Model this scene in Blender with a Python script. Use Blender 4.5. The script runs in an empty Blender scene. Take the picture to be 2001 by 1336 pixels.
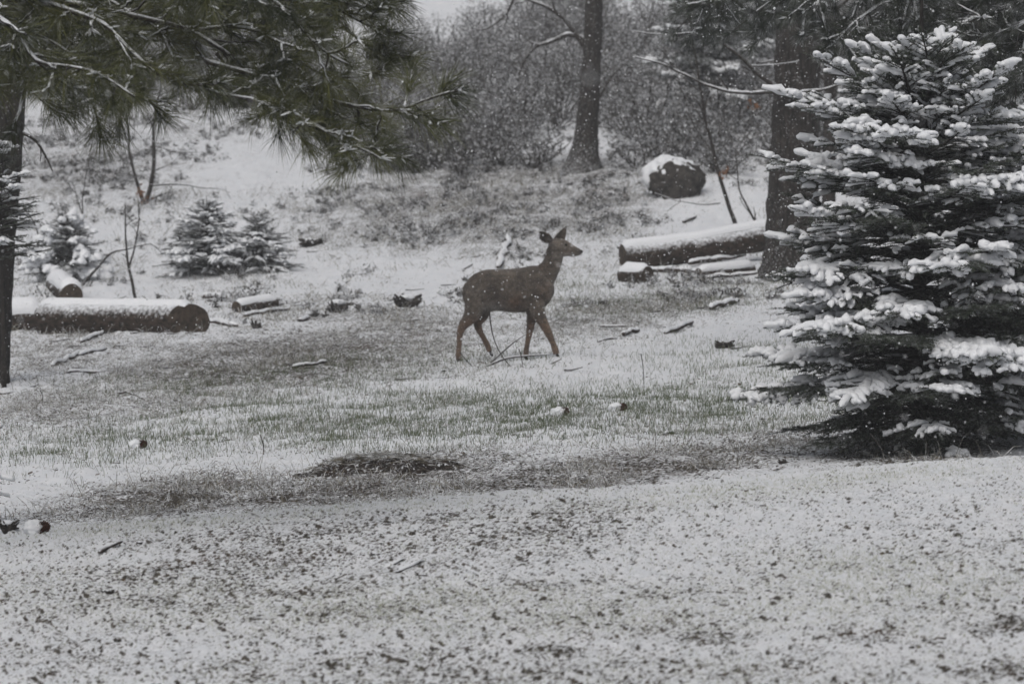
import bpy, math, random
import numpy as np
from mathutils import Vector
D = bpy.data
scene = bpy.context.scene
COL = scene.collection
rad = math.radians

# ------------------------------------------------------------------ camera, world, sun, exposure
PITCH = rad(4.5)
FPX = 2001 * 140.0 / 36.0           # focal length in pixels of the 2001 px wide photograph
CX, CY = 1000.5, 668.0
cam_d = D.cameras.new('camera'); cam = D.objects.new('camera', cam_d); COL.objects.link(cam)
cam.location = (0, 0, 0); cam.rotation_euler = (rad(90) - PITCH, 0, 0)
cam_d.lens = 140; cam_d.sensor_width = 36; cam_d.clip_start = 0.5; cam_d.clip_end = 2000
cam_d.dof.use_dof = True; cam_d.dof.focus_distance = 28.5; cam_d.dof.aperture_fstop = 4.8
scene.camera = cam

SUN_EL, SUN_AZ = rad(58), rad(200)
w = D.worlds.new('World'); scene.world = w; w.use_nodes = True
nt = w.node_tree; nt.nodes.clear()
sky = nt.nodes.new('ShaderNodeTexSky'); sky.sky_type = 'NISHITA'; sky.sun_disc = False
sky.sun_elevation = SUN_EL; sky.sun_rotation = SUN_AZ; sky.air_density = 1.0; sky.dust_density = 6.0
hs = nt.nodes.new('ShaderNodeHueSaturation'); hs.inputs['Saturation'].default_value = 0.42
bg = nt.nodes.new('ShaderNodeBackground'); bg.inputs['Strength'].default_value = 0.088
wo = nt.nodes.new('ShaderNodeOutputWorld')
nt.links.new(sky.outputs[0], hs.inputs['Color']); nt.links.new(hs.outputs[0], bg.inputs[0]); nt.links.new(bg.outputs[0], wo.inputs[0])
sun_d = D.lights.new('sun', 'SUN'); sun = D.objects.new('sun', sun_d); COL.objects.link(sun)
sun_d.energy = 1.2; sun_d.angle = rad(50); sun_d.color = (1.0, 0.985, 0.96)
sun.rotation_euler = (rad(36), 0, rad(-24)); sun.location = (0, 0, 30)
scene.view_settings.view_transform = 'Standard'; scene.view_settings.look = 'None'
scene.view_settings.exposure = -0.34; scene.view_settings.gamma = 1.0
scene.cycles.max_bounces = 6; scene.cycles.diffuse_bounces = 4; scene.cycles.volume_bounces = 1
scene.cycles.transparent_max_bounces = 4

# ------------------------------------------------------------------ numpy helpers
rng = np.random.default_rng(7)
def R(a, b, n=None): return rng.uniform(a, b, n)
def unit(v): return v / np.maximum(np.linalg.norm(v, axis=-1, keepdims=True), 1e-9)
def _hash(ix, iy, iz, seed):
    h = (ix.astype(np.int64) * 374761393 + iy.astype(np.int64) * 668265263 + iz.astype(np.int64) * 2147483647 + seed * 1442695041) & 0xFFFFFFFF
    h = ((h ^ (h >> 13)) * 1274126177) & 0xFFFFFFFF
    h = ((h ^ (h >> 15)) * 2246822519) & 0xFFFFFFFF
    return ((h ^ (h >> 16)) & 0xFFFFFF) / float(0xFFFFFF)
def vn2(x, y, seed=0):
    ix = np.floor(x); iy = np.floor(y); fx = x - ix; fy = y - iy
    fx = fx * fx * (3 - 2 * fx); fy = fy * fy * (3 - 2 * fy); z = np.zeros_like(ix)
    a = _hash(ix, iy, z, seed); b = _hash(ix + 1, iy, z, seed); c = _hash(ix, iy + 1, z, seed); d = _hash(ix + 1, iy + 1, z, seed)
    return (a * (1 - fx) + b * fx) * (1 - fy) + (c * (1 - fx) + d * fx) * fy
def fbm2(x, y, seed=0, o=3):
    s = 0; a = 1; t = 0
    for k in range(o):
        s = s + a * (vn2(x * 2 ** k + 13.7 * k, y * 2 ** k - 7.1 * k, seed + k) - .5); t += a; a *= .5
    return s / t * 2
def vn3(p, seed=0):
    i = np.floor(p); f = p - i; f = f * f * (3 - 2 * f); o = 0
    for dx in (0, 1):
        for dy in (0, 1):
            for dz in (0, 1):
                wgt = (f[..., 0] if dx else 1 - f[..., 0]) * (f[..., 1] if dy else 1 - f[..., 1]) * (f[..., 2] if dz else 1 - f[..., 2])
                o = o + wgt * _hash(i[..., 0] + dx, i[..., 1] + dy, i[..., 2] + dz, seed)
    return o * 2 - 1
def sstep(a, b, x):
    t = np.clip((x - a) / (b - a), 0, 1); return t * t * (3 - 2 * t)

# ------------------------------------------------------------------ camera geometry (used to lay the place out)
sp, cp = math.sin(PITCH), math.cos(PITCH)
def ray(px, py):
    a = (px - CX) / FPX; b = (CY - py) / FPX
    y = cp + b * sp; z = -sp + b * cp
    return a / y, z / y                # X/Y and Z/Y
def at(px, py, Y):
    a, s = ray(px, py); return np.array([a * Y, Y, s * Y])
def proj(X, Y, Z):
    d = Y * cp - Z * sp; u = Y * sp + Z * cp
    d = np.maximum(d, .1)
    return CX + FPX * X / d, CY - FPX * u / d

# ------------------------------------------------------------------ terrain
TAB = [(24, 1006), (25, 978), (26, 955), (28, 915), (30, 880), (33, 820), (36, 765), (38, 733), (40, 705), (42, 676), (45, 636), (47, 611), (50, 576),
       (54, 528), (58, 470), (62, 400), (66, 335), (72, 270), (80, 185), (90, 92), (100, 0), (115, -120), (140, -290), (200, -500)]
TY = np.array([-30.] + [t[0] for t in TAB] + [300.]); TZ = [0.] + [t[0] * ray(CX, t[1])[1] for t in TAB] + [0.]
TZ[0] = TZ[1] - .3; TZ[-1] = TZ[-2] + 14; TZ = np.array(TZ)
_ys = np.linspace(-30, 300, 1651); _zs = np.interp(_ys, TY, TZ)
for _ in range(3): _zs = np.convolve(np.pad(_zs, 6, mode='edge'), np.ones(13) / 13, 'valid')
CRX = np.array([-400, 0, 300, 600, 1000, 1300, 1500, 2001, 2400]); CRR = np.array([1060, 1035, 1012, 990, 957, 940, 925, 886, 862])
YC = 23.0
CZ = np.array([YC * ray(CX, r)[1] for r in CRR]); CXX = np.array([ray(x, 900)[0] * YC for x in CRX])
def h0(X, Y):
    X = np.asarray(X, float); Y = np.asarray(Y, float)
    Xc = np.clip(X, -12, 12) + .25 * (X - np.clip(X, -12, 12))
    base = np.interp(Y, _ys, _zs) + .045 * Xc * sstep(20, 27, Y)
    base = base + .14 * fbm2(X / 2.6, Y / 4.0, 3, 2) * sstep(44, 60, Y)
    Xl = np.clip(X, -6, 6)
    lawn = np.interp(Xl, CXX, CZ) + .010 * (Y - YC) - .0012 * np.maximum(YC - 6 - Y, 0) ** 2
    k = sstep(YC - .1, YC + .75, Y + .05 * np.sin(X * 2.1))
    return lawn * (1 - k) + base * k
def h(X, Y):
    X = np.asarray(X, float); Y = np.asarray(Y, float)
    z = h0(X, Y)
    near = 1 - sstep(YC - .3, YC + 1, Y)
    rl = Y + .35 * X
    d = .015 * fbm2((X + .3 * Y) / .026, rl / .045, 11, 2) + .012 * fbm2(X / .22, rl / .3, 12, 2)
    m = .020 * fbm2(X / .10, Y / .16, 21, 2) + .045 * fbm2(X / .55, Y / .8, 22, 2)
    return z + d * near + m * (1 - near)
def ground(px, py):
    a, s = ray(px, py)
    Y = np.arange(13, 200, .02); g = s * Y - h0(a * Y, Y)
    i = np.argmax(g <= 0)
    if g[i] > 0: i = len(Y) - 1
    y = Y[i]; return np.array([a * y, y, float(h(a * y, y))])

# cover maps, laid out on the ground: (cx, cy, rx, ry, amount, tilt) in photo pixels of the spot, 0..1
LIT = [(560, 705, 430, 62, .80, -.08), (230, 780, 330, 55, .55, -.1), (820, 640, 170, 40, .55, 0), (120, 700, 200, 50, .45, -.1),
       (1290, 592, 230, 34, .62, -.1), (1150, 632, 200, 36, .5, -.1), (900, 400, 320, 95, .62, 0), (700, 430, 160, 70, .4, 0),
       (1150, 395, 170, 75, .55, 0), (160, 330, 230, 80, .5, 0), (1000, 335, 360, 42, .6, 0), (250, 250, 260, 40, .4, 0), (1320, 300, 160, 60, .3, 0),
       (760, 935, 330, 48, .8, -.12), (1150, 925, 280, 44, .9, -.1), (1400, 885, 260, 40, .7, -.1), (360, 962, 260, 36, .85, -.1),
       (1780, 880, 200, 40, 1.0, -.06), (1560, 870, 150, 34, .45, 0), (900, 830, 600, 40, .22, -.04), (450, 520, 90, 30, .4, 0),
       (480, 1085, 320, 90, .34, -.15), (950, 1050, 300, 80, .28, -.15), (300, 992, 300, 22, .75, -.07), (650, 966, 300, 22, .95, -.07), (1000, 942, 260, 20, 1.0, -.07), (1300, 912, 240, 18, .9, -.08), (700, 1180, 700, 70, .2, 0), (1090, 1272, 60, 14, .5, 0), (1955, 1222, 80, 18, .5, -.1),
       (1700, 1240, 120, 20, .4, 0), (110, 1280, 150, 30, .35, 0), (500, 1310, 160, 26, .35, 0), (1950, 1310, 120, 22, .5, 0), (1400, 1250, 90, 20, .35, 0),
       (1000, 1320, 1100, 50, .22, 0), (1650, 1000, 260, 40, .18, -.1), (650, 610, 200, 28, .35, 0)]
CLR = [(560, 345, 170, 32, .6, .0), (640, 530, 130, 40, .45, 0), (840, 545, 90, 45, .7, 0), (1400, 430, 110, 60, .9, 0), (1290, 700, 260, 34, .35, -.06),
       (870, 20, 110, 75, .9, 0), (1225, 45, 45, 50, .6, 0), (1480, 560, 90, 30, .5, 0), (150, 600, 160, 30, .3, 0), (150, 1080, 150, 40, .3, 0), (1900, 920, 300, 22, .5, -.08)]
GRN = [(900, 812, 620, 45, .95, -.04), (1350, 800, 330, 50, .9, -.06), (250, 860, 330, 42, .6, -.05), (700, 850, 300, 30, .75, 0), (1290, 588, 230, 32, .55, -.1),
       (1100, 570, 110, 30, .5, 0), (700, 720, 420, 34, .35, -.08), (450, 760, 300, 30, .4, 0), (1450, 700, 200, 40, .3, 0)]
PAL = [(1000, 1190, 1000, 55, .8, 0), (1700, 1130, 330, 60, .8, 0), (300, 1170, 400, 50, .6, 0), (1500, 955, 500, 20, .7, -.1), (500, 1010, 500, 14, .6, -.08), (1300, 1330, 900, 60, .3, 0)]
def cmap(L, px, py):
    o = np.zeros_like(px)
    for cx, cy, rx, ry, a, t in L:
        dx = (px - cx) / rx; dy = (py - cy - t * (px - cx)) / ry
        o = np.maximum(o, a * np.exp(-(dx * dx + dy * dy) ** 1.5))
    return o
def litter(X, Y, Z):
    px, py = proj(X, Y, Z)
    yb = Y + .05 * np.sin(X * 2.1) + .06 * fbm2(X / .12, Y / .12, 87, 2); back = sstep(YC + .10, YC + .35, yb)
    crest = sstep(YC - 1.2, YC - .1, Y) * (1 - back)
    base = np.where(yb < YC + .2, .32 - .25 * crest + .10 * fbm2(X / .5, Y / .7, 91, 2), np.where(Y < 44, .19, .29))
    lawn = cmap([q for q in LIT if q[1] > 1000], px, py); bk = cmap([q for q in LIT if q[1] < 1000], px, py)
    v = base + (lawn * (1 - back) + bk * back) * (1 - cmap(CLR, px, py)) - .2 * cmap(CLR, px, py)
    return np.clip(v, 0, 1)

# ------------------------------------------------------------------ mesh builder
class MB:
    def __init__(s): s.v = []; s.f = {3: [], 4: []}; s.n = 0; s.m = {3: [], 4: []}; s.attr = []
    def add(s, v, f, mi=0, a=None):
        v = np.asarray(v, np.float64).reshape(-1, 3); f = np.asarray(f, np.int64)
        k = f.shape[1]; s.f[k].append(f + s.n); s.m[k].append(np.full(len(f), mi, np.int32)); s.v.append(v); s.n += len(v)
        s.attr.append(np.full(len(v), .5) if a is None else np.broadcast_to(np.asarray(a, float), (len(v),)))
        return s
    def grid(s, P, close=False, mi=0, a=None):      # P (m, n, k, 3): m strips of n rings of k points
        m, n, k, _ = P.shape
        i = np.arange(n - 1)[:, None]; j = np.arange(k if close else k - 1)[None, :]; j2 = (j + 1) % k
        q = np.stack([i * k + j, i * k + j2, (i + 1) * k + j2, (i + 1) * k + j], -1).reshape(-1, 4)
        F = (q[None] + (np.arange(m) * n * k)[:, None, None]).reshape(-1, 4)
        if a is not None: a = np.repeat(np.asarray(a), n * k)
        return s.add(P, F, mi, a)
    def tubes(s, P, Rr, k=5, flat=1.0, mi=0, a=None, noise=0, nf=8, seed=0):
        P = np.asarray(P, float); Rr = np.asarray(Rr, float)
        if P.ndim == 2: P = P[None]; Rr = Rr[None]
        T = unit(np.gradient(P, axis=1))
        up = np.zeros_like(T); up[..., 2] = 1
        vert = (np.abs(T[..., 2]).mean(1) > .9); up[vert] = (0, 1, 0)
        S = unit(np.cross(T, up)); U = np.cross(S, T)
        an = np.linspace(0, 2 * np.pi, k, endpoint=False)
        off = np.cos(an)[None, None, :, None] * S[:, :, None] + flat * np.sin(an)[None, None, :, None] * U[:, :, None]
        V = P[:, :, None] + Rr[:, :, None, None] * off
        if noise:
            nn = vn3(V * nf, seed) + .5 * vn3(V * nf * 2.3, seed + 1)
            V = V + off * (Rr[:, :, None] * noise * nn)[..., None]
        return s.grid(V, True, mi, a)
    def needles(s, B, Dr, L, W, bend=0.0, mi=0, a=None):
        n = len(B); rnd = rng.normal(size=(n, 3)); sd = unit(np.cross(Dr, rnd)) * np.asarray(W)[:, None] * .5
        L = np.asarray(L)[:, None]
        if bend:
            M = B + Dr * L * .55; T = B + Dr * L; T[:, 2] -= bend * L[:, 0]; 
            v = np.stack([B - sd, B + sd, M + sd * .9, M - sd * .9, T], 1)
            i = np.arange(n)[:, None] * 5
            a2 = None if a is None else np.repeat(a, 5)
            base = s.n
            s.add(v, i + np.array([[0, 1, 2, 3]]), mi, a2)
            s.f[3].append(base + i + np.array([[3, 2, 4]])); s.m[3].append(np.full(n, mi, np.int32))
        else:
            v = np.stack([B - sd, B + sd, B + Dr * L], 1)
            s.add(v, np.arange(n)[:, None] * 3 + np.array([[0, 1, 2]]), mi, None if a is None else np.repeat(a, 3))
        return s
    def build(s, name, mats, parent=None, smooth=True, attr='tint'):
        me = D.meshes.new(name); V = np.concatenate(s.v)
        if parent is not None: V = V - np.array(parent.matrix_world.translation if parent.parent else parent.location)
        me.vertices.add(len(V)); me.vertices.foreach_set('co', V.astype(np.float32).ravel())
        Fs = []; Ms = []; tot = []
        for k in (4, 3):
            if s.f[k]:
                F = np.concatenate(s.f[k]); Fs.append(F.ravel()); Ms.append(np.concatenate(s.m[k])); tot.append(np.full(len(F), k))
        L = np.concatenate(Fs); tot = np.concatenate(tot); st = np.concatenate([[0], np.cumsum(tot)[:-1]])
        me.loops.add(len(L)); me.loops.foreach_set('vertex_index', L.astype(np.int32))
        me.polygons.add(len(tot)); me.polygons.foreach_set('loop_start', st.astype(np.int32))
        me.polygons.foreach_set('material_index', np.concatenate(Ms))
        me.polygons.foreach_set('use_smooth', np.full(len(tot), smooth))
        at_ = me.attributes.new(attr, 'FLOAT', 'POINT'); at_.data.foreach_set('value', np.concatenate(s.attr).astype(np.float32))
        for m in (mats if isinstance(mats, (list, tuple)) else [mats]): me.materials.append(m)
        me.update(calc_edges=True); me.validate()
        o = D.objects.new(name, me); COL.objects.link(o)
        if parent is not None: o.parent = parent
        return o
def tag(o, label=None, cat=None, group=None, kind=None):
    if label: o['label'] = label
    if cat: o['category'] = cat
    group = group or {'fir tree': 'snow laden firs', 'young fir': 'young firs on the left slope', 'conifer': 'frosted conifers behind the thicket', 'pine tree': 'pine trees', 'sapling': 'bare saplings on the slope', 'pine cone': 'pine cones in the snow', 'log': 'fallen logs', 'stick': 'fallen sticks and branches'}.get(o.get('category'))
    if group: o['group'] = group
    if kind: o['kind'] = kind
    return o
def empty(name, loc, label, cat, group=None):
    o = D.objects.new(name, None); COL.objects.link(o); o.location = tuple(float(c) for c in loc); o.empty_display_size = .2
    return tag(o, label, cat, group)

# ------------------------------------------------------------------ materials
def material(name, fn):
    m = D.materials.new(name); m.use_nodes = True; t = m.node_tree; t.nodes.clear()
    out = t.nodes.new('ShaderNodeOutputMaterial'); p = t.nodes.new('ShaderNodeBsdfPrincipled'); t.links.new(p.outputs[0], out.inputs[0])
    p.inputs['Roughness'].default_value = .85; p.inputs['Specular IOR Level'].default_value = .25
    fn(t, p); return m
def N(t, ty, **kw):
    n = t.nodes.new(ty)
    for k, v in kw.items():
        if k in n.inputs.keys(): n.inputs[k].default_value = v
        else: setattr(n, k, v)
    return n
def coords(t, scale=(1, 1, 1)):
    c = N(t, 'ShaderNodeTexCoord'); m = N(t, 'ShaderNodeMapping'); m.inputs['Scale'].default_value = scale
    g = N(t, 'ShaderNodeNewGeometry')
    t.links.new(g.outputs['Position'], m.inputs[0]); return m.outputs[0]
def noise(t, co, scale, detail=3, rough=.55):
    n = N(t, 'ShaderNodeTexNoise'); n.inputs['Scale'].default_value = scale; n.inputs['Detail'].default_value = detail; n.inputs['Roughness'].default_value = rough
    t.links.new(co, n.inputs['Vector']); return n.outputs['Fac']
def ramp(t, fac, stops):
    r = N(t, 'ShaderNodeValToRGB'); el = r.color_ramp.elements
    while len(el) < len(stops): el.new(.5)
    for e, (p, c) in zip(el, stops): e.position = p; e.color = (*c, 1) if len(c) == 3 else c
    t.links.new(fac, r.inputs[0]); return r.outputs[0]
def math_(t, op, a, b=None, clamp=False):
    m = N(t, 'ShaderNodeMath', operation=op); m.use_clamp = clamp
    for i, x in enumerate((a, b)):
        if x is None: continue
        if isinstance(x, (int, float)): m.inputs[i].default_value = x
        else: t.links.new(x, m.inputs[i])
    return m.outputs[0]
def mrange(t, v, a, b, c=0, d=1):
    m = N(t, 'ShaderNodeMapRange'); t.links.new(v, m.inputs[0])
    for i, x in zip((1, 2, 3, 4), (a, b, c, d)): m.inputs[i].default_value = x
    return m.outputs[0]
def mixc(t, f, a, b):
    m = N(t, 'ShaderNodeMix', data_type='RGBA')
    for s, x in ((0, f), (6, a), (7, b)):
        if isinstance(x, (int, float)): m.inputs[s].default_value = x
        elif isinstance(x, tuple): m.inputs[s].default_value = (*x, 1)
        else: t.links.new(x, m.inputs[s])
    return m.outputs[2]
def bump(t, p, hgt, dist, strength=1.0):
    b = N(t, 'ShaderNodeBump'); b.inputs['Distance'].default_value = dist; b.inputs['Strength'].default_value = strength
    t.links.new(hgt, b.inputs['Height']); t.links.new(b.outputs[0], p.inputs['Normal'])
def attr(t, name):
    a = N(t, 'ShaderNodeAttribute'); a.attribute_name = name; return a.outputs['Fac']
def normal_z(t):
    g = N(t, 'ShaderNodeNewGeometry'); s = N(t, 'ShaderNodeSeparateXYZ'); t.links.new(g.outputs['Normal'], s.inputs[0]); return s.outputs[2]
SNOW = (.80, .82, .85)

def f_snow(t, p):
    co = coords(t); n = noise(t, co, 45, 4)
    t.links.new(ramp(t, n, [(.3, (.80, .82, .85)), (.7, (.88, .89, .91))]), p.inputs['Base Color'])
    bump(t, p, n, .012, .7)
M_SNOW = material('snow', f_snow)

def f_ground(t, p):
    lit = attr(t, 'litter'); pal = attr(t, 'pale')
    co = coords(t, (1, .42, 1))
    m1 = N(t, 'ShaderNodeMapping'); m1.inputs['Rotation'].default_value = (0, 0, -rad(38)); m2 = N(t, 'ShaderNodeMapping'); m2.inputs['Scale'].default_value = (.50, 1.0, 1)
    t.links.new(coords(t), m1.inputs[0]); t.links.new(m1.outputs[0], m2.inputs[0]); fine = noise(t, m2.outputs[0], 60, 4, .64); mid = noise(t, co, 6.5, 3)
    big = noise(t, coords(t), 1.1, 3)
    slope = math_(t, 'SUBTRACT', .97, normal_z(t))
    v = math_(t, 'ADD', math_(t, 'MULTIPLY', fine, .78), math_(t, 'MULTIPLY', mid, .22))
    v = math_(t, 'ADD', v, math_(t, 'MULTIPLY', slope, 1.1))
    v = math_(t, 'ADD', v, math_(t, 'MULTIPLY', math_(t, 'SUBTRACT', big, .5), .16))
    v = math_(t, 'ADD', v, math_(t, 'MULTIPLY', lit, .21))
    f = mrange(t, v, .612, .70)
    soil = ramp(t, noise(t, co, 60, 2), [(.35, (.030, .026, .021)), (.55, (.080, .070, .056)), (.72, (.15, .125, .09))])
    soil = mixc(t, mrange(t, noise(t, coords(t), 2.3, 2), .55, .75, 0, .6), soil, (.10, .060, .035))
    sn = ramp(t, noise(t, co, 9, 4), [(.3, (.82, .845, .88)), (.7, (.89, .90, .925))])
    sn = mixc(t, math_(t, 'MULTIPLY', pal, mrange(t, noise(t, co, 40, 3), .45, .65, 0, .55)), sn, (.42, .43, .30))
    t.links.new(mixc(t, f, sn, soil), p.inputs['Base Color'])
    bump(t, p, math_(t, 'SUBTRACT', math_(t, 'MULTIPLY', fine, 1.0), math_(t, 'MULTIPLY', f, .25)), .03, .8)
M_GROUND = material('snowy_ground', f_ground)

def bark(name, dark, light, dust=.25, sc=(1, 1, .22), f=28, d=.03):
    def fn(t, p):
        co = coords(t, sc); n = noise(t, co, f, 4, .65)
        c = ramp(t, n, [(.34, dark), (.66, light)])
        nz = math_(t, 'ADD', math_(t, 'MULTIPLY', normal_z(t), .35), noise(t, coords(t), 38, 3))
        c = mixc(t, mrange(t, nz, .60, .74, 0, dust), c, SNOW)
        t.links.new(c, p.inputs['Base Color']); bump(t, p, n, d, 1)
    return material(name, fn)
def f_log(t, p):
    n = noise(t, coords(t, (.3, 1, 1)), 22, 4, .65); c = ramp(t, n, [(.34, (.010, .008, .006)), (.62, (.062, .045, .034)), (.8, (.11, .085, .065))])
    v = math_(t, 'ADD', normal_z(t), math_(t, 'MULTIPLY', math_(t, 'SUBTRACT', noise(t, coords(t), 26, 4), .5), 1.3))
    c = mixc(t, mrange(t, v, .30, .85), c, SNOW)
    t.links.new(c, p.inputs['Base Color']); bump(t, p, n, .04, 1)
M_BARK = bark('pine_bark', (.007, .006, .005), (.050, .042, .036), .38)
M_BARKF = bark('dark_bark', (.008, .007, .006), (.040, .034, .029), .15)
M_TWIG = bark('twig_bark', (.010, .008, .007), (.045, .037, .030), .25, (1, 1, 1), 30, .004)
M_LOG = material('log_bark', f_log)
def f_cut(t, p):
    co = coords(t); n = noise(t, co, 16, 4)
    t.links.new(ramp(t, n, [(.35, (.028, .022, .017)), (.65, (.085, .064, .047))]), p.inputs['Base Color']); bump(t, p, n, .01)
M_CUT = material('cut_wood', f_cut)
def leafm(name, a, b, dust=.3, lo=.55, hi=.72, f=26):
    def fn(t, p):
        tint = attr(t, 'tint'); c = ramp(t, tint, [(0, a), (1, b)])
        n = noise(t, coords(t), f, 3)
        c = mixc(t, mrange(t, n, lo, hi, 0, dust), c, SNOW)
        t.links.new(c, p.inputs['Base Color']); p.inputs['Roughness'].default_value = .7
    return material(name, fn)
M_FIR = leafm('fir_needles', (.019, .029, .018), (.068, .086, .054), .50, .50, .70, 22)
M_FIRFAR = leafm('frosted_fir_needles', (.020, .026, .018), (.055, .064, .048), .75, .44, .62, 12)
M_PINE = leafm('pine_needles', (.018, .026, .011), (.125, .130, .040), .38, .52, .72, 20)
M_PINEFAR = leafm('frosted_pine_needles', (.012, .018, .012), (.050, .060, .036), .42, .5, .68, 9)
M_BRUSH = leafm('brush_leaves', (.024, .022, .020), (.090, .084, .074), .75, .45, .63, 8)
M_GRASS = leafm('green_grass', (.035, .060, .022), (.13, .15, .07), .35, .5, .7, 18)
M_DEAD = leafm('dead_grass', (.06, .052, .036), (.24, .22, .16), .8, .42, .62, 16)
M_PALE = leafm('frosted_grass', (.16, .17, .09), (.38, .39, .27), .6, .4, .6, 30)
M_LITTER = leafm('leaf_litter', (.028, .024, .019), (.12, .088, .058), .45, .48, .68, 40)
M_BROWN = leafm('brown_leaves', (.12, .055, .025), (.24, .12, .06), .1)
def f_rock(t, p):
    n = noise(t, coords(t), 14, 4); t.links.new(ramp(t, n, [(.35, (.02, .018, .016)), (.65, (.07, .062, .055))]), p.inputs['Base Color']); bump(t, p, n, .03)
M_ROCK = material('dark_rock', f_rock)
def f_cone(t, p):
    n = noise(t, coords(t), 60, 3); t.links.new(ramp(t, n, [(.35, (.030, .012, .009)), (.65, (.11, .042, .028))]), p.inputs['Base Color'])
M_CONE = material('pine_cone_scales', f_cone)
def f_soil(t, p):
    n = noise(t, coords(t, (1, .6, 1)), 22, 4); c = ramp(t, n, [(.3, (.010, .008, .007)), (.6, (.035, .026, .020)), (.75, (.09, .062, .045))])
    m = noise(t, coords(t, (1, .5, 1)), 34, 4); c = mixc(t, mrange(t, m, .58, .66, 0, .8), c, SNOW)
    t.links.new(c, p.inputs['Base Color']); bump(t, p, n, .03)
M_SOIL = material('bare_soil', f_soil)
def f_fur(t, p):
    ca = N(t, 'ShaderNodeAttribute'); ca.attribute_name = 'coat'
    n = noise(t, coords(t, (1, 1, 1)), 30, 5, .75); n2 = noise(t, coords(t), 300, 2)
    c = mixc(t, mrange(t, n, .38, .62, 0, .55), ca.outputs['Color'], (.026, .021, .017))
    c = mixc(t, mrange(t, noise(t, coords(t), 70, 3), .60, .70, 0, .22), c, SNOW)
    t.links.new(c, p.inputs['Base Color']); p.inputs['Roughness'].default_value = 1; p.inputs['Specular IOR Level'].default_value = .08
    p.inputs['Sheen Weight'].default_value = .25; p.inputs['Sheen Roughness'].default_value = .6
    bump(t, p, n2, .006, .8)
M_FUR = material('deer_fur', f_fur)
def plain(name, c, r=.5):
    def fn(t, p):
        n = noise(t, coords(t), 80, 2); t.links.new(mixc(t, mrange(t, n, .3, .7, 0, .4), c, tuple(x * .6 for x in c)), p.inputs['Base Color']); p.inputs['Roughness'].default_value = r
    return material(name, fn)
M_HOOF = plain('hoof_horn', (.02, .017, .015)); M_EYE = plain('deer_eye_dark', (.006, .005, .004), .12); M_NOSE = plain('wet_nose', (.012, .011, .010), .3)

# ------------------------------------------------------------------ ground
def build_ground():
    uc = np.concatenate([np.linspace(-2.2, -.175, 30)[:-1], np.linspace(-.17, .17, 980), np.linspace(.175, 2.2, 30)[1:]])
    Yr = [-20., -10, -2, 4, 8, 11, 13]
    y = 14.0
    while y < 120:
        Yr.append(y)
        y += .020 if y < 23.4 else (.035 if y < 30 else (.05 if y < 48 else .10 + (y - 48) * .006))
    while y < 290: Yr.append(y); y += 4
    Yr = np.array(Yr); X = uc[None, :] * np.maximum(Yr, 9)[:, None]; Y = np.repeat(Yr[:, None], len(uc), 1)
    Z = h(X, Y); P = np.stack([X, Y, Z], -1)[None]
    b = MB(); b.grid(P); o = b.build('ground', M_GROUND, attr='tint'); tag(o, kind='structure')
    L = litter(X, Y, Z).ravel(); px, py = proj(X, Y, Z)
    a = o.data.attributes.new('litter', 'FLOAT', 'POINT'); a.data.foreach_set('value', L.astype(np.float32))
    a = o.data.attributes.new('pale', 'FLOAT', 'POINT'); a.data.foreach_set('value', cmap(PAL, px, py).ravel().astype(np.float32))
    print('ground', len(Yr), len(uc))
build_ground()

def scatter(n, y0, y1, xm=.15):
    Y = np.sqrt(R(y0 ** 2, y1 ** 2, n)); X = R(-xm, xm, n) * Y; Z = h(X, Y); px, py = proj(X, Y, Z); return X, Y, Z, px, py
def blades(b, X, Y, Z, H, W, lean=.45, tint=None, bend=.12):
    n = len(X); d = rng.normal(size=(n, 3)) * lean; d[:, 2] = 1; d = unit(d)
    b.needles(np.stack([X, Y, Z - .004], 1), d, H, W, bend, a=R(0, 1, n) if tint is None else tint)

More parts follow.
